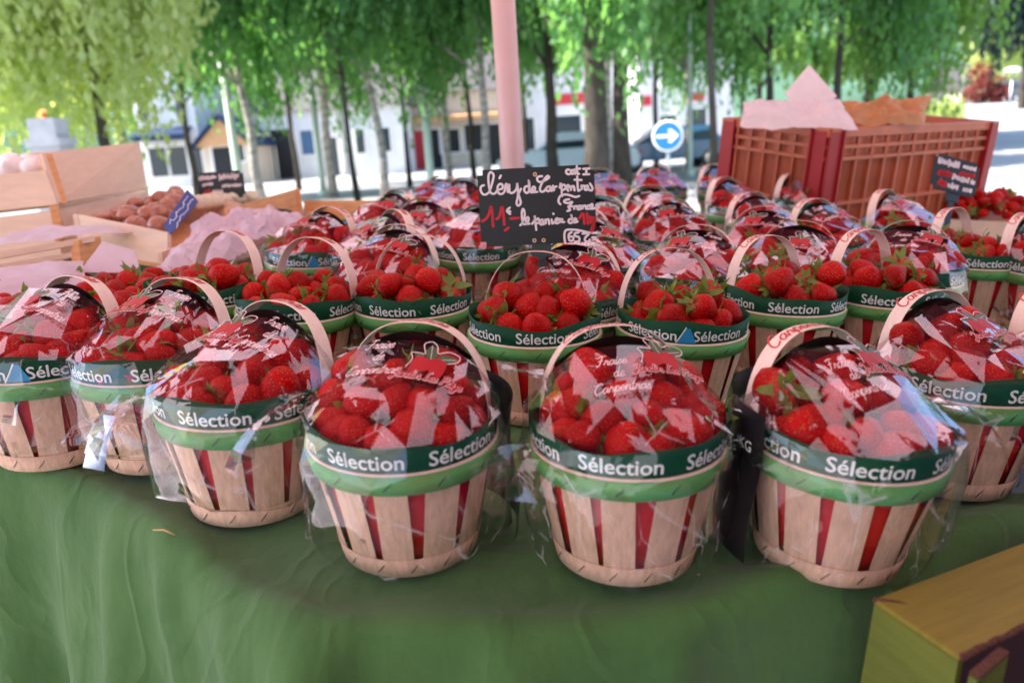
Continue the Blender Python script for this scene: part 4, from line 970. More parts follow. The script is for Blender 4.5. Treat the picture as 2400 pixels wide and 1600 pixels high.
def basket(px, py, yaw, label, wrapped, za, liner_rot=None, wseed=None, flip=None, group=None, depth=None, hang=.01, flare=1.0, dx=0, dy=0, berries=None, singles=0, where='', upshare=.35, detail=True, prints=None, tails=(), lean=None, flank=None):
    if lean is None: lean = rnd.uniform(6, 10) if wrapped else rnd.uniform(2, 9)
    nb[0] += 1; sd = nb[0]
    p = tbl(px, py, .085+(za-.085)*math.cos(R(lean)))
    back = HY+(za-.085)*math.sin(R(lean)); dx += back*math.sin(yaw); dy -= back*math.cos(yaw)
    Mw = T @ TL(p.x+dx, p.y+dy, 0, yaw) @ Matrix.Rotation(R(rnd.uniform(-1.6, 1.6)), 4, 'X') @ Matrix.Rotation(R(rnd.uniform(-1.6, 1.6)), 4, 'Y')
    t = root('strawberry_basket', label, 'basket', Mw, group)
    rot0 = Matrix.Rotation(rnd.random()*6.28, 4, 'Z')
    for nm in ('slat_wall', 'card_lining', 'base_band', 'rim_band', 'inner_hoop'):
        me, ms = BPS[sd % 3][nm]
        if not me.materials:
            for q in ms: me.materials.append(q)
        o = bpy.data.objects.new(nm, me); COL.objects.link(o); o.parent = t
        if nm in ('slat_wall', 'base_band', 'rim_band'): o.matrix_basis = rot0
    ln, lt, pt = LIN[sd % 4]
    lr = Matrix.Rotation(-yaw+R(-90)+(liner_rot if liner_rot is not None else rnd.uniform(-.95, .95)), 4, 'Z')
    for me, mt_ in ((ln, [M_['liner']]), (lt, [M_['white']]), (pt, [M_['blue'], M_['white']])):
        if not me.materials:
            for q in mt_: me.materials.append(q)
    l_ = bpy.data.objects.new('paper_liner', ln); COL.objects.link(l_); l_.parent = t; l_.matrix_basis = lr
    for nm, me in (('lettering', lt), ('printed_patch', pt))[:(2 if sd % 4 == 1 else 1)]:
        o = bpy.data.objects.new(nm, me); COL.objects.link(o); o.parent = l_
    hm, ht = handle(za, bool(sd % 2) if flip is None else flip, sd)
    if not hm.materials: hm.materials.append(M_['strap']); ht.materials.append(M_['redink'])
    h = bpy.data.objects.new('handle', hm); COL.objects.link(h); h.parent = t
    h.matrix_basis = Matrix.Translation((0, HY, .085)) @ Matrix.Rotation(-R(lean), 4, 'X') @ Matrix.Translation((0, 0, -.085))
    o = bpy.data.objects.new('lettering', ht); COL.objects.link(o); o.parent = h
    if wrapped:
        ws = wseed if wseed is not None else sd % 4
        k = (ws, za, hang, flare, tails)
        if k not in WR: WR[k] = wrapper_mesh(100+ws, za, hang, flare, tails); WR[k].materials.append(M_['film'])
        wr = bpy.data.objects.new('wrapper', WR[k]); COL.objects.link(wr); wr.parent = t
        if za not in LBL: LBL[za] = label_mesh(za)
        o = bpy.data.objects.new('printed_label', LBL[za]); COL.objects.link(o); o.parent = wr
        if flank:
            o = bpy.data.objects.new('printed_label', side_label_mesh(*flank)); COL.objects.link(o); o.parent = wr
        v_ = sd % 4 if prints is None else prints
        ek = (za, v_)
        if ek not in EMB:
            e_, f_ = [((.026, .006), (-.022, .006)), ((-.026, .012), (.034, .010)), ((0, -.004), (0, .085)), ((.03, .016), (-.012, -.008))][v_]
            EMB[ek] = emblem_mesh(za, *e_); [EMB[ek].materials.append(M_[q]) for q in ('emred', 'emgreen', 'empink')]
            FRA[ek] = fraise_mesh(za, *f_); FRA[ek].materials.append(M_['empink'])
        for nm, me in (('printed_emblem', EMB[ek]), ('printed_script', FRA[ek])):
            o = bpy.data.objects.new(nm, me); COL.objects.link(o); o.parent = wr
    # fruit
    if berries is None: berries = 24
    fl = (lambda x, y: .106+.034*(1-(x*x+y*y)/.0075)) if wrapped else (lambda x, y: .087+.018*(1-(x*x+y*y)/.0075))
    lim = (lambda a: .068)
    fr_ = pile(900+sd, berries, lim, fl)
    if wrapped: fr_ = [(x, y, min(z, tent(x, y, zr_of(za))-s_*1.10), s_) for x, y, z, s_ in fr_]
    place_berries(Mw, fr_, sd, where, 'strawberries '+where, singles, upshare)
    return t

GF = 'film wrapped baskets along the cloth edge'; GO = 'open strawberry baskets'; GB = 'film wrapped baskets massed behind the open ones'
ZF, ZO, ZB = .215, .221, .217
HY = .040                          # the handle is fixed behind the middle of the rim
front = [
 (194, 660, 26, 'wrapped basket at the end of the front curve, beside the fruit tray', 31, 'under film in the endmost basket by the tray'),
 (388, 640, 22, 'wrapped basket with wide strap, second along the curve from the tray', 32, 'under film in the second basket from the tray'),
 (653, 706, 30, 'wrapped basket standing over the diagonal fold in the cloth', 33, 'under film in the basket over the cloth fold'),
 (990, 752, 12, 'wrapped basket with large emblem directly before the open middle basket', 34, 'under film in the basket with the large emblem'),
 (1445, 762, -8, 'wrapped basket nearest the camera with shiny flat film facets', 35, 'under film in the basket nearest the camera'),
 (1888, 767, -26, 'wrapped basket whose black printed flank reads one kilogram, film spilling to one side', 36, 'under film in the basket with kilogram print'),
 (2184, 680, -24, 'wrapped basket with emblem under its arch, above the olive box', 37, 'under film in the basket above the olive box'),
 (2460, 668, -30, 'wrapped basket cut off by the picture edge above the olive box', 38, 'under film in the basket cut by the edge'),
]
TAILS = [((-150, .13, .07, .10, 1.0),), ((-140, .13, .085, .12, 1.0), (-75, .09, .05, .12, 1.0)), ((-125, .135, .08, .13, 1.0), (40, .165, .07, .09, .4)),
         ((-168, .155, .085, .13, 1.0), (25, .175, .06, .08, .4)), ((-12, .155, .075, .14, 1.0), (-165, .13, .05, .10, 1.0)),
         ((-6, .152, .075, .16, 1.15),), (), ()]
for i, (px, py, yw, lb, ws, wh) in enumerate(front):
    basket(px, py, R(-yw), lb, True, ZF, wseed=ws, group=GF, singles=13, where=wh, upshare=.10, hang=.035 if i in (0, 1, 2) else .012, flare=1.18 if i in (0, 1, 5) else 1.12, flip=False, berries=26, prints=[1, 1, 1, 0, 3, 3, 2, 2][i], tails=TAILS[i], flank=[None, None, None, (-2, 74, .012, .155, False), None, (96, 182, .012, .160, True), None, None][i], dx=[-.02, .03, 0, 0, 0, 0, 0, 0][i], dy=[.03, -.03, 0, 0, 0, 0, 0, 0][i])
opn = [
 (531, 541, 30, 'open basket nearest the pink tissue paper', 'in the open basket nearest the tissue'),
 (735, 556, 25, 'open basket second from the tissue paper', 'in the open basket second from the tissue'),
 (986, 551, 8, 'open basket with legible white lettering below the price sign corner', 'in the open basket with clear lettering'),
 (1260, 589, 4, 'open basket directly below the large price sign', 'in the open basket directly below the sign'),
 (1561, 582, -14, 'open basket heaped highest, just past the price sign', 'in the open basket just past the sign'),
 (1801, 552, -28, 'open basket with flared liner tip in the middle of the row', 'in the open basket with the flared liner'),
 (2025, 538, -32, 'open basket partly hidden by the emblem film, before the plastic crate', 'in the open basket before the crate'),
 (2233, 487, -36, 'open basket with tall strap nearest the loose strawberry heap', 'in the open basket nearest the loose heap'),
]
for i, (px, py, yw, lb, wh) in enumerate(opn):
    basket(px, py, R(-yw), lb, False, ZO, group=GO, singles=15, where=wh, upshare=.42, berries=30, flip=False, liner_rot=(.1 if i == 3 else None))
bk = [
 (776, 486, 35, 'wrapped basket with black strap beside the orange crate'),
 (934, 492, 55, 'wrapped basket behind the open one with legible lettering'),
 (1140, 478, 20, 'wrapped basket hidden partly by the price sign'),
 (930, 445, 40, 'wrapped basket before the far orange board'),
 (1037, 412, 30, 'wrapped basket on the skyline beside the pink pole'),
 (1092, 416, 30, 'wrapped basket touching the pink pole'),
 (1375, 508, -10, 'wrapped basket peeking past the corner of the price sign'),
 (1405, 394, -20, 'wrapped basket on the skyline below the thick trunks'),
 (1532, 383, -15, 'wrapped basket on the skyline below the blue sign'),
 (1672, 384, -35, 'wrapped basket touching the near edge of the plastic crate'),
 (1690, 416, -40, 'wrapped basket just before the crate end'),
 (1519, 433, -20, 'wrapped basket behind the one with the dark emblem'),
 (1566, 466, -10, 'wrapped basket with dark emblem behind the heaped open basket'),
 (1761, 450, -30, 'wrapped basket with emblem facing out before the crate end'),
 (1846, 407, -40, 'wrapped basket under the tall crate corner'),
 (1908, 466, -30, 'wrapped basket behind the flared liner basket'),
 (2072, 445, -42, 'wrapped basket beside the loose strawberry heap'),
 (2395, 500, -36, 'wrapped basket cut by the edge behind the loose heap'),
]
for i, (px, py, yw, lb) in enumerate(bk):
    basket(px, py, R(-yw), lb, True, ZB, group=GB, where='', singles=0, berries=24, detail=False, upshare=.2, hang=.05)

cen = [Vector((TI @ o.matrix_world.translation).xy) for o in bpy.data.objects if o.name.startswith('strawberry_basket')]
bpy.context.view_layer.update()
cen = [(TI @ o.matrix_world.translation).xy for o in COL.objects if o.name.startswith('strawberry_basket')]
nf = 0
for j in range(30):
    for i in range(60):
        x, y = -.42+.035*i+(.017 if j % 2 else 0), 1.24+.05*j
        if x < -.30+.0*y or x > .42+.22*y or y > 2.62 or (x > .30+.10*y and y > 1.75): continue
        q = TI @ Vector((pp.x, pp.y, 1.0))
        if math.hypot(x-q.x, y-q.y) < .13 or any(math.hypot(x-c_.x, y-c_.y) < .182 for c_ in cen) or nf >= 10: continue
        cen.append(Vector((x, y))); nf += 1
        p_ = co.matrix_world.inverted() @ (T @ Vector((x, y, ZB))); px_, py_ = 1200+FPX*p_.x/-p_.z, 800-FPX*p_.y/-p_.z
        basket(px_, py_, R(-10-20*rnd.random()), 'wrapped basket mostly hidden inside the massed rows behind the open baskets', True, ZB, group='hidden baskets inside the mass', where='', singles=0, berries=24, detail=False, upshare=.2, hang=.05)
# ---------------------------------------------------------------- price signs
def board(name, label, M, w_, h_, cat='price sign', stick=0.0, matb='black'):
    t = root(name, label, cat, M)
    me = bpy.data.meshes.new('board'); bm = bmesh.new(); bmesh.ops.create_cube(bm, size=1); bmesh.ops.scale(bm, vec=(w_, .003, h_), verts=bm.verts)
    es = [e for e in bm.edges if abs(e.verts[0].co.y-e.verts[1].co.y) > .001]; bmesh.ops.bevel(bm, geom=es, offset=.008, segments=4, affect='EDGES'); bm.to_mesh(me); bm.free()
    bd = obj_mesh('board', me, M_[matb], t)
    if stick:
        mb = MB(); mb.box((.004, .004, -h_/2-stick/2+.012), (.012, .004, stick+.02)); mb.box((.004, .0025, -h_/2-.004), (.03, .004, .03)); mb.build('stick', M_['blackp'], t)
    return t, bd
SD = 1.22
c = att(1259, 483, SD); w_, h_ = 272/FPX*SD, 178/FPX*SD
Ms = T @ Matrix.Translation(c) @ Matrix.Rotation(R(3), 4, 'Y').inverted() @ Matrix.Rotation(R(-8), 4, 'X')
t, bd = board('price_sign', 'large black price sign with handwritten chalk price standing among the baskets', Ms, w_, h_, stick=.16)
W1 = [[(250,420),(205,440),(195,500),(230,560),(290,555),(340,500),(400,330),(410,260),(370,220),(330,280),(330,450),(360,545),(420,545),(460,500),(540,470),(535,410),(490,410),(460,470),(480,550),(540,550),(575,500),(590,420),(612,410),(620,530)],[(620,450),(650,415)],
 [(650,420),(650,530),(700,540),(760,480),(775,390),(780,560),(750,700),(775,740),(815,700),(800,610),(790,560),(830,480)],[(500,315),(525,275)],
 [(950,440),(900,450),(880,500),(910,545),(955,510),(960,340),(970,500),(1000,540),(1050,490),(1040,450),(1010,470),(1015,530),(1085,530)],
 [(1170,290),(1110,300),(1090,340),(1130,380),(1220,350),(1280,310),(1250,290),(1180,370),(1130,470),(1140,525),(1190,520),(1230,470)],
 [(1290,450),(1240,460),(1230,510),(1270,520),(1305,460),(1310,520)],[(1335,440),(1345,520),(1355,465),(1390,450)],[(1440,470),(1462,400),(1470,600)],[(1470,440),(1515,425),(1530,480),(1480,510)],
 [(1540,490),(1590,460),(1570,430),(1545,470),(1570,520)],[(1610,450),(1615,515),(1625,460),(1660,450),(1670,515)],[(1720,300),(1725,510),(1755,505)],[(1675,350),(1785,355)],[(1780,440),(1785,510),(1790,460),(1820,440)],
 [(1870,440),(1835,460),(1835,505),(1870,500),(1880,440),(1888,505)],[(1915,410),(1950,470),(1940,515),(1905,510)],
 [(1600,195),(1560,200),(1550,240),(1580,265),(1620,255)],[(1670,200),(1630,210),(1630,255),(1665,255),(1675,200),(1692,260)],[(1720,140),(1725,255),(1750,260)],[(1690,190),(1770,180)],[(1820,185),(1915,180)],[(1868,185),(1862,265)],[(1815,270),(1910,268)],
 [(1440,725),(1410,680),(1440,600),(1520,575),(1600,590),(1680,615),(1740,600)],
 [(1580,650),(1520,660),(1500,690),(1560,710),(1630,690),(1570,770),(1590,815),(1545,830)],[(1560,765),(1620,760)],[(1650,760),(1655,810),(1660,770),(1690,755)],[(1740,750),(1705,770),(1710,805),(1740,800),(1750,750),(1755,805)],[(1780,750),(1785,800),(1800,760),(1830,750),(1840,800)],[(1890,745),(1860,765),(1865,800),(1900,795)],[(1910,780),(1945,760),(1935,725),(1910,760),(1920,800),(1975,790)],
 [(640,770),(590,820),(640,870)],[(600,812),(645,830)],
 [(790,1045),(830,1000),(870,880),(850,790),(825,850),(830,1000),(870,1030),(925,970),(920,920),(885,950),(890,1020),(940,1020)],
 [(980,1025),(1025,960),(1025,900),(1040,1120)],[(1040,970),(1080,940),(1090,1000),(1050,1020)],[(1140,960),(1105,980),(1110,1030),(1140,1030),(1150,960),(1160,1035)],[(1190,960),(1195,1030),(1205,970),(1240,960),(1250,1030)],[(1290,960),(1300,1025),(1330,1000)],[(1320,868),(1325,876)],[(1340,990),(1390,970),(1380,940),(1350,970),(1360,1020),(1400,1010)],[(1420,950),(1425,1015),(1430,970),(1460,955),(1450,1000),(1490,1000)],
 [(1610,960),(1570,960),(1555,1000),(1590,1020),(1620,980),(1600,880),(1625,1010)],[(1640,990),(1680,970),(1665,945),(1640,970),(1650,1010),(1700,995)],
 [(1490,1330),(1480,1220),(1500,1140),(1560,1120),(1700,1130),(1880,1170),(1990,1178)],[(1600,1160),(1550,1200),(1560,1290),(1610,1290),(1620,1240),(1560,1225)],[(1710,1165),(1650,1180),(1650,1220),(1710,1240),(1710,1300),(1645,1310)],[(1770,1185),(1870,1185),(1810,1250),(1810,1300),(1870,1310),(1880,1280)]]
W2 = [[(190,975),(240,950),(300,880),(350,745),(360,1060)],[(420,945),(470,900),(520,750),(540,1035)],[(640,940),(770,930)],[(605,1080),(545,1125)],[(1730,945),(1790,870),(1805,1030)],[(1850,870),(1860,1030)],[(1895,920),(1862,965),(1905,1015)],[(1950,935),(1912,955),(1925,1000),(1960,960),(1960,1010),(1925,1150),(1905,1140),(1985,960)]]
def sgn(x, y):
    u = (x-155)/1835; v = (y-190+ (x-155)*.042)/1195
    return ((u-.5)*w_, -.0023, (.5-v)*h_)
mb = MB()
for s_ in W1: ribbon(mb, s_, 34, sgn)
mb.build('chalk_writing', M_['chalk'], bd)
mb = MB()
for s_ in W2: ribbon(mb, s_, 40, sgn)
mb.build('red_writing', M_['chalkred'], bd)
mb = MB()
for x, y in ((1060, 262), (1003, 1285), (1150, 1283)):
    ribbon(mb, [(x+24*math.cos(a*.6283), y+24*math.sin(a*.6283)) for a in range(11)], 16, sgn)
mb.build('eyelet', M_['brass'], bd)

def scrib(mb, rows, w2, h2, th, seed):
    r = random.Random(seed)
    for (x0, x1, y, hh, m_) in rows:
        pts = []; x = x0
        while x < x1: pts += [(x, y+hh*r.uniform(-.2, .2)), (x+.012, y+hh*r.uniform(.5, 1))]; x += .030*r.uniform(.7, 1.2)
        ribbon(mb, [(a*w2, b*h2) for a, b in pts], th, lambda u, v: (u, -.0023, v), m_)
# small black sign at the back of the mushroom crates
d2 = 2.25; c = att(519, 434, d2); w2, h2 = 108/FPX*d2, 62/FPX*d2
t, bd = board('price_sign', 'small black price sign with pale writing and red price behind the mushrooms', T @ Matrix.Translation(c) @ Matrix.Rotation(R(-4), 4, 'Y') @ Matrix.Rotation(R(-6), 4, 'X'), w2, h2, stick=.12)
mb = MB(); scrib(mb, [(-.46, -.10, .25, .14, 0), (-.02, .40, .20, .22, 0), (-.40, -.18, .02, .12, 0), (.02, .44, -.08, .12, 0), (-.20, .02, -.34, .20, 0)], w2, h2, .0035, 3); scrib(mb, [(-.42, -.26, -.38, .26, 1)], w2, h2, .006, 4); mb.build('chalk_writing', [M_['chalk'], M_['chalkred']], bd)
# dark sign leaning at the plastic crate
d3 = 1.75; c = att(2238, 412, d3); w3, h3 = 112/FPX*d3, 84/FPX*d3
t, bd = board('price_sign', 'small black sign with pink and red writing leaning on the plastic crate', T @ Matrix.Translation(c) @ Matrix.Rotation(R(14), 4, 'Y') @ Matrix.Rotation(R(-22), 4, 'X'), w3, h3, stick=.08)
mb = MB(); scrib(mb, [(-.42, .05, .22, .2, 0), (.14, .40, .28, .12, 0), (-.05, .30, -.12, .16, 0), (.36, .44, -.12, .12, 0), (-.12, .10, -.38, .16, 0), (.22, .42, -.38, .12, 0)], w3, h3, .0034, 6); scrib(mb, [(-.38, -.10, -.08, .16, 1), (.08, .40, .05, .12, 1), (-.34, -.18, -.38, .2, 1)], w3, h3, .0042, 7); mb.build('chalk_writing', [M_['chalk'], M_['chalkred']], bd)
# ---------------------------------------------------------------- plastic crate
near = att(1948, 480, 2.35); hb0 = .0
HCR = .335
n0 = att(1948, 302, 2.2); l0 = att(1668, 277, 2.5); r0_ = att(2345, 284, 2.6)
ex = (r0_-n0).normalized(); ey = (l0-n0); ey = (ey-ex*ey.dot(ex)*.9).normalized(); ez = ex.cross(ey).normalized()
L1, L2 = (r0_-n0).length, (l0-n0).length
Mc = T @ Matrix(((ex.x, ey.x, ez.x, n0.x-ez.x*HCR), (ex.y, ey.y, ez.y, n0.y-ez.y*HCR), (ex.z, ey.z, ez.z, n0.z-ez.z*HCR), (0, 0, 0, 1)))
tcr = root('plastic_crate', 'tall terracotta ribbed plastic crate with red corners holding crumpled papers', 'crate', Mc)
def crate_side(parent, L, Hh, M, grid_cols):
    mb = MB(); th = .012; z0 = .0
    mb.box((L/2, .006, Hh-.012), (L, .022, .024), 0, M); mb.box((L/2, .004, Hh-.052), (L-.01, .014, .010), 0, M); mb.box((L/2, .004, Hh-.085), (L-.01, .016, .010), 0, M)
    mb.box((L/2, .004, Hh*.36), (L-.01, .015, .010), 0, M); mb.box((L/2, .004, .012), (L-.01, .016, .024), 0, M)
    mb.box((L/2, .016, (Hh-.085+Hh-.03)/2), (L-.02, .004, .055), 0, M)      # solid band below the rim
    n = int(L/.0125)
    for i in range(n):
        x = .06 + (L-.12)*i/(n-1); big = i % 6 == 0
        mb.box((x, .010, (Hh-.09)/2), (.0075 if big else .0042, .016 if big else .006, Hh-.09), 0, M)
        if big: mb.box((x, .002, Hh/2), (.006, .012, Hh-.02), 0, M)
    mb.build('side_panel', M_['crate'], parent)
    # solid lower lining seen through the bars
    mb = MB(); mb.box((L/2, .022, Hh*.2), (L-.06, .003, Hh*.34), 0, M); 
    return mb
hcr = HCR
for (LL, Mx_) in ((L1, Matrix()), (L2, Matrix.Rotation(R(90), 4, 'Z') @ Matrix.Scale(-1, 4, (0, 1, 0))), (L1, Matrix.Translation((0, L2, 0)) @ Matrix.Scale(-1, 4, (0, 1, 0))), (L2, Matrix.Translation((L1, 0, 0)) @ Matrix.Rotation(R(90), 4, 'Z'))):
    crate_side(tcr, LL, hcr, Mx_, 5)
for (x, y, sx, sy) in ((0, 0, 1, 1), (L1, 0, -1, 1), (0, L2, 1, -1), (L1, L2, -1, -1)):
    mb = MB(); mb.box((x+sx*.024, y-sy*.001, hcr/2-.004), (.046, .010, hcr-.01)); mb.box((x-sx*.001, y+sy*.030, hcr/2-.004), (.010, .046, hcr-.01)); mb.box((x+sx*.05, y-sy*.005, hcr/2), (.006, .016, hcr-.004)); mb.box((x-sx*.005, y+sy*.056, hcr/2), (.016, .006, hcr-.004)); mb.build('corner_post', M_['cratered'], tcr)
mb = MB(); mb.box((L1/2, L2/2, .006), (L1-.03, L2-.03, .008)); mb.build('base_panel', M_['crate'], tcr)

# ---------------------------------------------------------------- crumpled papers
def paper(name, label, corners, mt_, amp=.018, nu=44, nv=32, seed=0, cat='paper', group=None, freq=9, sag=0.0):
    A, B, C_, D_ = [Vector(c_) for c_ in corners]; mb = MB(); nrm = (B-A).cross(D_-A).normalized(); off = Vector((seed*3.1, seed*1.7, seed))
    def fn(u, v):
        p = A.lerp(B, u).lerp(D_.lerp(C_, u), v)
        q = p*freq+off
        d = amp*(1-2*abs(noise.noise(q))) + amp*.6*(1-2*abs(noise.noise(q*2.3))) + amp*.35*noise.noise(q*5)
        e_ = .25+.75*min(1, 5*min(u, 1-u, v, 1-v)+.3)
        return p + nrm*d*e_ + Vector((noise.noise(q*1.3), noise.noise(q*1.3+Vector((7, 7, 7))), 0))*amp*.5 - Vector((0, 0, sag*math.sin(math.pi*u)*math.sin(math.pi*v)))
    mb.grid(fn, nu, nv, 0, True); return tag(mb.build(name, mt_, None, T), label, cat, group)
GP = 'crumpled tissue papers'
paper('tissue_paper', 'pale pink tissue paper peak standing up from the plastic crate', [att(1906, 290, 2.30), att(1962, 226, 2.34), att(1896, 153, 2.40), att(1838, 222, 2.36)], M_['tissuewhite'], .0035, seed=2, group=GP, freq=6)
paper('tissue_paper', 'rolled pale pink tissue lying over the crate rim below the peak', [att(1735, 300, 2.26), att(2010, 312, 2.22), att(1965, 238, 2.34), att(1742, 240, 2.36)], M_['tissuewhite'], .016, seed=5, group=GP, freq=9)
paper('paper_bag', 'crumpled orange paper bag on top of the plastic crate', [att(1975, 300, 2.30), att(2165, 300, 2.36), att(2172, 236, 2.42), att(1970, 246, 2.40)], M_['kraft'], .026, seed=8, freq=9)

# ---------------------------------------------------------------- wooden crates at the side
def wood_crate(label, M, L, Wd, Hf, He, wood='cratewood', inside=None, group='wooden fruit crates', th=.008, slats=1):
    # L along x, Wd along y; long boards Hf tall, end boards He tall
    t = root('wooden_crate', label, 'crate', M, group)
    for y in (0, Wd-th):
        for k in range(slats):
            hh = Hf/slats-.008*(slats > 1)
            mb = MB(); mb.box((L/2, y+th/2, Hf*(k+.5)/slats), (L-2*th-.002, th, hh)); mb.build('side_board', M_[wood], t)
    for x in (0, L-th): mb = MB(); mb.box((x+th/2, Wd/2, He/2), (th, Wd, He)); mb.build('end_board', M_[wood], t)
    for x in (th+.012, L-th-.012):
        for y in (th+.012, Wd-th-.012): mb = MB(); mb.box((x, y, He/2+.004), (.022, .022, He+.006)); mb.build('corner_block', M_[inside or wood], t)
    mb = MB(); mb.box((L/2, Wd/2, .004), (L-2*th-.003, Wd-2*th-.003, .006)); mb.build('base_board', M_[wood], t)
    return t
def panel(par, name, q, mt_, th=.009):
    # a board between four points (pixel, pixel, depth), thickness away from the camera
    P = [att(*c_) for c_ in q]; n = (P[1]-P[0]).cross(P[3]-P[0]).normalized()
    if n.dot(TI @ CAM-P[0]) > 0: n = -n
    mb = MB(); mb.hexa([P[3], P[2], P[2]+n*th, P[3]+n*th, P[0], P[1], P[1]+n*th, P[0]+n*th])
    me = mb.mesh(name); bm = bmesh.new(); bm.from_mesh(me); bmesh.ops.recalc_face_normals(bm, faces=bm.faces); bm.to_mesh(me); bm.free()
    return obj_mesh(name, me, M_[mt_], par)
GC = 'wooden fruit crates'
t = root('wooden_crate', 'pale wooden crate on top of the stack, holding white onions', 'crate', T, GC)
panel(t, 'end_board', [(98, 359, 1.95), (327, 333, 2.40), (345, 442, 2.40), (136, 476, 1.95)], 'cratewood')
panel(t, 'side_board', [(-260, 436, 1.91), (106, 399, 1.945), (135, 479, 1.945), (-240, 520, 1.91)], 'cratewood')
panel(t, 'side_board', [(-260, 390, 2.34), (322, 337, 2.40), (340, 442, 2.40), (-240, 480, 2.34)], 'crateorange')
panel(t, 'base_board', [(-255, 480, 2.30), (338, 440, 2.38), (136, 476, 1.96), (-240, 519, 1.93)], 'cratewood')
panel(t, 'corner_block', [(88, 361, 1.975), (104, 360, 1.96), (140, 476, 1.96), (122, 478, 1.975)], 'crateorange', .02)
t = root('wooden_crate', 'pale wooden crate underneath the onion crate', 'crate', T, GC)
panel(t, 'end_board', [(122, 487, 1.95), (348, 446, 2.40), (362, 545, 2.40), (152, 610, 1.95)], 'cratewood')
panel(t, 'side_board', [(-260, 540, 1.91), (121, 493, 1.945), (148, 612, 1.945), (-240, 660, 1.91)], 'cratewood')
panel(t, 'corner_block', [(116, 482, 1.942), (136, 479, 1.95), (150, 560, 1.95), (130, 566, 1.942)], 'crateorange', .02)
for i in range(8):
    c_ = att(-60+44*(i % 4)+rnd.uniform(-6, 6), 399-6*(i // 4), 2.03+.12*(i // 4)); sq = .85+.3*rnd.random()
    mb = MB(); mb.lathe([(0, -.034), (.02, -.03), (.036, -.012), (.038, .004), (.028, .024), (.012, .032), (.006, .040), (0, .042)], 20, 0, True, T @ Matrix.Translation(c_) @ Matrix.Rotation(R(rnd.uniform(-70, 70)), 4, 'X') @ Matrix.Rotation(R(rnd.uniform(-40, 40)), 4, 'Y') @ Matrix.Scale(sq, 4))
    tag(mb.build('white_onion', M_['garlic']), 'round white onion in the topmost wooden crate', 'onion', 'white onions in the top crate')
def mushroom(M, label, group, capm='mush'):
    t = root('mushroom', label, 'mushroom', M, group)
    mb = MB(); mb.lathe([(0, .026), (.010, .0245), (.020, .018), (.0255, .006), (.025, -.001), (.019, -.006), (.008, -.003)], 18); mb.build('cap', M_[capm], t)
    mb = MB(); mb.lathe([(.0085, -.003), (.0075, -.018), (.009, -.026), (0, -.027)], 10); mb.build('stem', M_['mushstem'], t)
t = root('wooden_crate', 'shallow wooden crate full of brown mushrooms', 'crate', T, GC)
panel(t, 'side_board', [(181, 500, 1.86), (415, 449, 2.36), (428, 520, 2.36), (200, 590, 1.86)], 'cratewood', .012)
panel(t, 'end_board', [(183, 503, 1.86), (392, 545, 1.66), (392, 620, 1.66), (200, 590, 1.86)], 'cratewood')
panel(t, 'end_board', [(415, 451, 2.36), (560, 476, 2.2), (565, 540, 2.2), (428, 520, 2.36)], 'cratewood')
panel(t, 'base_board', [(428, 520, 2.36), (565, 540, 2.2), (392, 620, 1.66), (200, 590, 1.86)], 'crateorange')
Q = [att(220, 528, 1.90), att(388, 540, 1.78), att(432, 470, 2.24), att(400, 464, 2.33)]
r = random.Random(4)
for j in range(9):
    for i in range(4):
        u, v = (i+.5+r.uniform(-.25, .25))/4, (j+.4+r.uniform(-.25, .25))/9
        c_ = Q[0].lerp(Q[1], u).lerp(Q[3].lerp(Q[2], u), v); c_.z += r.uniform(-.008, .02)
        mushroom(T @ Matrix.Translation(c_) @ Matrix.Rotation(r.uniform(-.8, .8), 4, 'X') @ Matrix.Rotation(r.uniform(-.8, .8), 4, 'Y') @ Matrix.Scale(r.uniform(.85, 1.2), 4), 'brown mushroom with glossy cap heaped in the shallow crate', 'mushrooms in the shallow crate')
for i in range(9):
    c_ = att(470+15*i+r.uniform(-5, 5), 478-1.4*i+r.uniform(-3, 3), 2.22+.01*i)
    mushroom(T @ Matrix.Translation(c_) @ Matrix.Rotation(r.uniform(-.8, .8), 4, 'X'), 'pale mushroom lying below the small black sign', 'pale mushrooms under the black sign', 'mushstem')
# blue card
t = root('price_card', 'dark blue price card tilted at the edge of the mushroom crate', 'card', T)
bd = panel(t, 'board', [(439, 443, 1.78), (464, 471, 1.76), (400, 548, 1.66), (382, 530, 1.68)], 'bluecard', .003)
mb = MB(); rr_ = random.Random(5)
for off_ in (0, 1):
    a_, b_2 = att(440+11*off_, 462+8*off_, 1.752), att(400+11*off_, 522+8*off_, 1.675); n_ = 14
    mb.tube([a_.lerp(b_2, i_/n_)+Vector((rr_.uniform(-.003, .003), 0, rr_.uniform(-.004, .004))) for i_ in range(n_+1)], .0010, 4)
mb.build('writing', M_['chalk'], bd)
# orange crate with hand hole
to = root('wooden_crate', 'deep orange wooden crate with a dark hand hole, partly under tissue', 'crate', T, GC)
panel(to, 'side_board', [(534, 488, 1.90), (702, 441, 2.30), (716, 545, 2.30), (560, 640, 1.90)], 'crateorange', .01)
panel(to, 'end_board', [(712, 470, 2.29), (895, 470, 2.24), (895, 545, 2.24), (716, 550, 2.29)], 'crateorange', .01)
panel(to, 'corner_block', [(678, 449, 2.27), (702, 442, 2.275), (716, 545, 2.275), (692, 552, 2.27)], 'crateorange', .02)
pts = []
for i in range(17):
    a_ = math.pi*i/16; u_ = .58-.32*math.cos(a_); pts.append(att(534+168*u_+12*u_, 520-26*u_+12-26*math.sin(a_), 1.893+.40*u_-.012))
mb = MB(); mb.add(pts, [tuple(range(17))]); mb.build('hand_hole_shade', M_['darkdoor'], to)  # flat dark patch painted as the shade of an opening
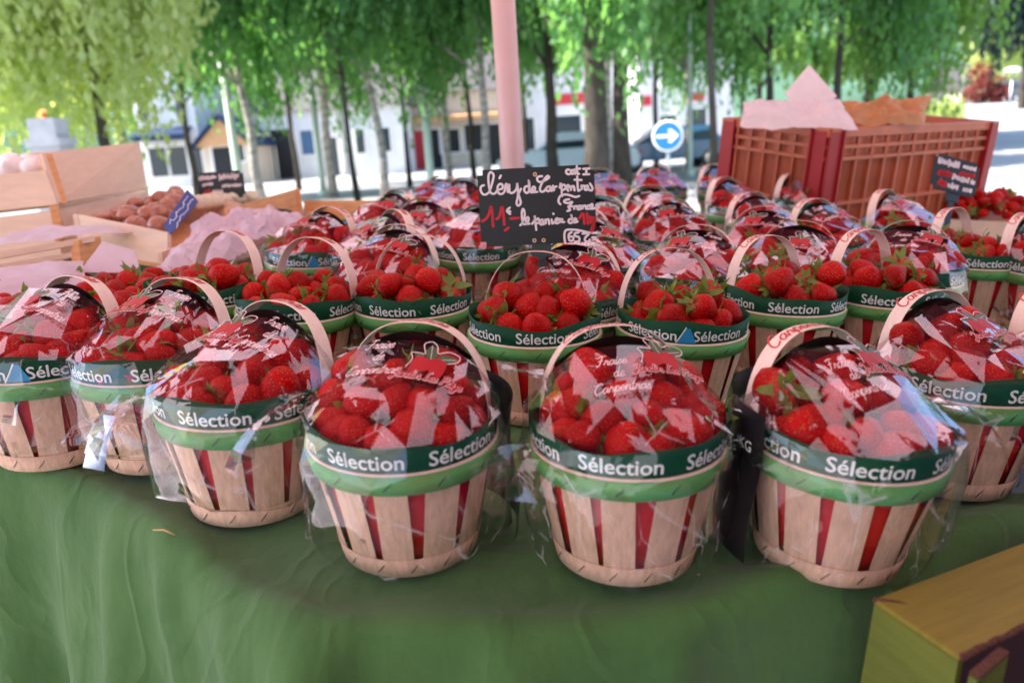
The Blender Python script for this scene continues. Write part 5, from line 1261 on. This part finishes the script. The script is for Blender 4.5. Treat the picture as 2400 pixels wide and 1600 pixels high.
# flat tray edge behind the open baskets
t = root('wooden_tray', 'flat wooden tray whose pale edge runs behind the open baskets', 'tray', T, GC)
panel(t, 'side_board', [(470, 616, 1.58), (700, 542, 1.95), (702, 562, 1.95), (472, 640, 1.58)], 'cratewood', .012)
panel(t, 'side_board', [(380, 590, 1.62), (600, 520, 2.0), (602, 545, 2.0), (382, 615, 1.62)], 'cratewood', .010)
panel(t, 'base_board', [(382, 612, 1.63), (602, 542, 2.0), (702, 560, 1.96), (472, 636, 1.59)], 'cratewood', .006)
# slatted fruit tray
Mt = T @ TL(-.98, 1.06, .045, R(9))
wood_crate('low wooden tray of strawberries lined with pink tissue', Mt, .52, .34, .05, .055, slats=1)
t = root('slatted_crate', 'two slat wooden crate wall with brown corner post behind the tissue', 'crate', T, GC)
panel(t, 'slat', [(-200, 624, 1.42), (222, 552, 1.56), (222, 566, 1.56), (-200, 642, 1.42)], 'cratewood', .012)
panel(t, 'slat', [(-200, 652, 1.42), (186, 588, 1.55), (186, 600, 1.55), (-200, 670, 1.42)], 'cratewood', .012)
panel(t, 'corner_post', [(184, 563, 1.54), (236, 553, 1.60), (238, 590, 1.60), (190, 622, 1.54)], 'crateorange', .02)
def grid_pile(seed, L, Wd, z0, layers=2):
    r = random.Random(seed); out = []
    for k in range(layers):
        for i in range(int(L/.04)):
            for j in range(int(Wd/.04)): out.append((.02+.04*i+r.uniform(-.008, .008)+.02*(k % 2), .02+.04*j+r.uniform(-.008, .008)+.02*(k % 2), z0+.028*k+r.uniform(-.004, .006), .0185*r.uniform(.85, 1.2)))
    return out
# loose strawberries in that tray and in the heap by the plastic crate
place_berries(Mt @ Matrix.Translation((.02, .02, .02)), grid_pile(3, .48, .30, .02, 2), 71, 'in the low tray with pink tissue', 'strawberries in the low tray', 30, .25)
hp_ = tbl(2262, 500, .06)
Mh = T @ TL(hp_.x, hp_.y, .0, R(-20))
tr = wood_crate('flat wooden tray under the loose strawberry heap', Mh @ Matrix.Translation((-.20, -.14, 0)), .40, .28, .055, .06)
fr_ = pile(77, 70, lambda a: .17/max(.6, math.sqrt((math.cos(a))**2+(1.5*math.sin(a))**2)), lambda x, y: .05+.06*max(0, 1-(x*x+2*y*y)/.03))
place_berries(Mh, fr_, 72, 'in the loose heap under the leaning sign', 'strawberries in the loose heap', 28, .3)
# tissue sheets on the side crates
paper('tissue_paper', 'lilac tissue sheet draped below the two slat crate wall', [att(-160, 730, 1.20), att(200, 690, 1.30), att(196, 612, 1.46), att(-160, 650, 1.38)], M_['tissue'], .010, seed=11, group=GP, freq=6)
paper('tissue_paper', 'lilac tissue showing above the two slat crate wall', [att(-60, 590, 1.62), att(215, 556, 1.66), att(330, 548, 1.75), att(80, 540, 1.80)], M_['tissue'], .014, seed=16, group=GP, freq=7)
paper('tissue_paper', 'crumpled pink tissue heap beside the blue card', [att(355, 652, 1.44), att(540, 640, 1.55), att(640, 508, 1.90), att(475, 515, 1.86)], M_['tissue'], .022, 70, 60, seed=12, group=GP, freq=11)
paper('tissue_paper', 'pink tissue spread out inside the orange crate', [att(480, 590, 1.64), att(760, 545, 1.86), att(700, 512, 2.10), att(540, 500, 1.90)], M_['tissue'], .022, 60, 40, seed=13, group=GP, freq=12)
paper('tissue_paper', 'pink tissue edge folded over the front of the strawberry tray', [att(-60, 770, 1.06), att(100, 760, 1.08), att(78, 722, 1.13), att(-60, 716, 1.12)], M_['tissue'], .006, seed=14, group=GP)
paper('tissue_paper', 'flat pale tissue facet standing beside the brown corner post', [att(186, 640, 1.40), att(330, 640, 1.44), att(316, 590, 1.50), att(240, 566, 1.50)], M_['tissue'], .004, seed=15, group=GP, freq=5)

STUFF.v = STUFF.v
o = STUFF.build('strawberry_mass', [M_['berrymass'], M_['calyx']]); tag(o, 'mass of strawberries filling the wrapped baskets massed at the back', 'strawberries', None, 'stuff')

# ---------------------------------------------------------------- olive cardboard box in the corner
hB = .035
P0 = tbl(2051, 1403, hB); P1 = tbl(2400, 1272, hB); P2 = tbl(2236, 1540, hB)
ex = (P1-P0).normalized(); ey = Vector((ex.y, -ex.x, 0)); 
Mx = T @ Matrix(((ex.x, ey.x, 0, P0.x), (ex.y, ey.y, 0, P0.y), (0, 0, 1, hB), (0, 0, 0, 1)))
t = root('cardboard_box', 'olive cardboard box with torn corrugated edge at the table corner', 'box', Mx)
LB = .42; WB = (P2-P0).dot(ey); th = .005
print('box width', WB, (P2-P0).dot(ex))
sl = (P2-P0).dot(ex)
def bx(name, pts, z0, z1, mt_):
    mb = MB(); n = len(pts); mb.add([(x, y, z0) for x, y in pts]+[(x, y, z1) for x, y in pts], [tuple(range(n))[::-1], tuple(range(n, 2*n))]+[(i, (i+1) % n, n+(i+1) % n, n+i) for i in range(n)])
    me = mb.mesh(name); bm = bmesh.new(); bm.from_mesh(me); bmesh.ops.recalc_face_normals(bm, faces=bm.faces); bm.to_mesh(me); bm.free(); return obj_mesh(name, me, mt_, t)
bx('top_flap', [(0, 0), (LB, 0), (LB, WB-.012), (sl+.006, WB)], -th, 0, M_['boxtop'])
mb = MB(); rr_ = random.Random(2)
ed = [(sl+.006+(LB-sl)*i/40, WB-.012*i/40) for i in range(41)]
mb.tube([(x+rr_.uniform(-.0006, .0006), y+.0005, -th/2+rr_.uniform(-.0006, .0006)) for x, y in ed], [th*.62*rr_.uniform(.8, 1.15) for _ in ed], 6); mb.build('torn_edge', M_['boxedge'], t)
mb = MB(); mb.tube([(-.001, -.001, -.001), (.012, .010, 0), (.02, .018, -.001)], [.0022, .0014, .0008], 6); mb.build('torn_corner', M_['boxedge'], t)
mb = MB(); mb.hexa([(-.012, .002, -.35), (0, .002, -.35), (sl+.006, WB+.01, -.35), (sl-.006, WB+.01, -.35), (0, .0, -th-.0005), (.006, .0, -th-.0005), (sl+.012, WB, -th-.0005), (sl+.006, WB, -th-.0005)]); mb.build('side_panel', M_['boxside'], t)
mb = MB(); mb.hexa([(0, .0, -.35), (LB, .0, -.35), (LB, .006, -.35), (0, .006, -.35), (.006, .0, -th-.0005), (LB, .0, -th-.0005), (LB, .006, -th-.0005), (.006, .006, -th-.0005)]); mb.build('back_panel', M_['boxtop'], t)
mb = MB(); mb.box((.23, .010, -.18), (.40, .004, .33)); mb.build('inner_wall', M_['boxin'], t)  # dark lining added so the opening looks shaded
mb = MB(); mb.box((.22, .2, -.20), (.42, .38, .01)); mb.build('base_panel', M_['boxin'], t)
mb = MB(); mb.box((sl+.024, WB+.012, -.028), (.050, .006, .045), 0, None, R(-10)); mb.box((sl+.024, WB+.012, -.0045), (.046, .0075, .003), 1, None, R(-10)); mb.build('inner_tab', [M_['boxside'], M_['boxedge']], t)
import sys
sys.stderr.write('') 
print('berries single', n_single[0], 'objects', len(bpy.data.objects))
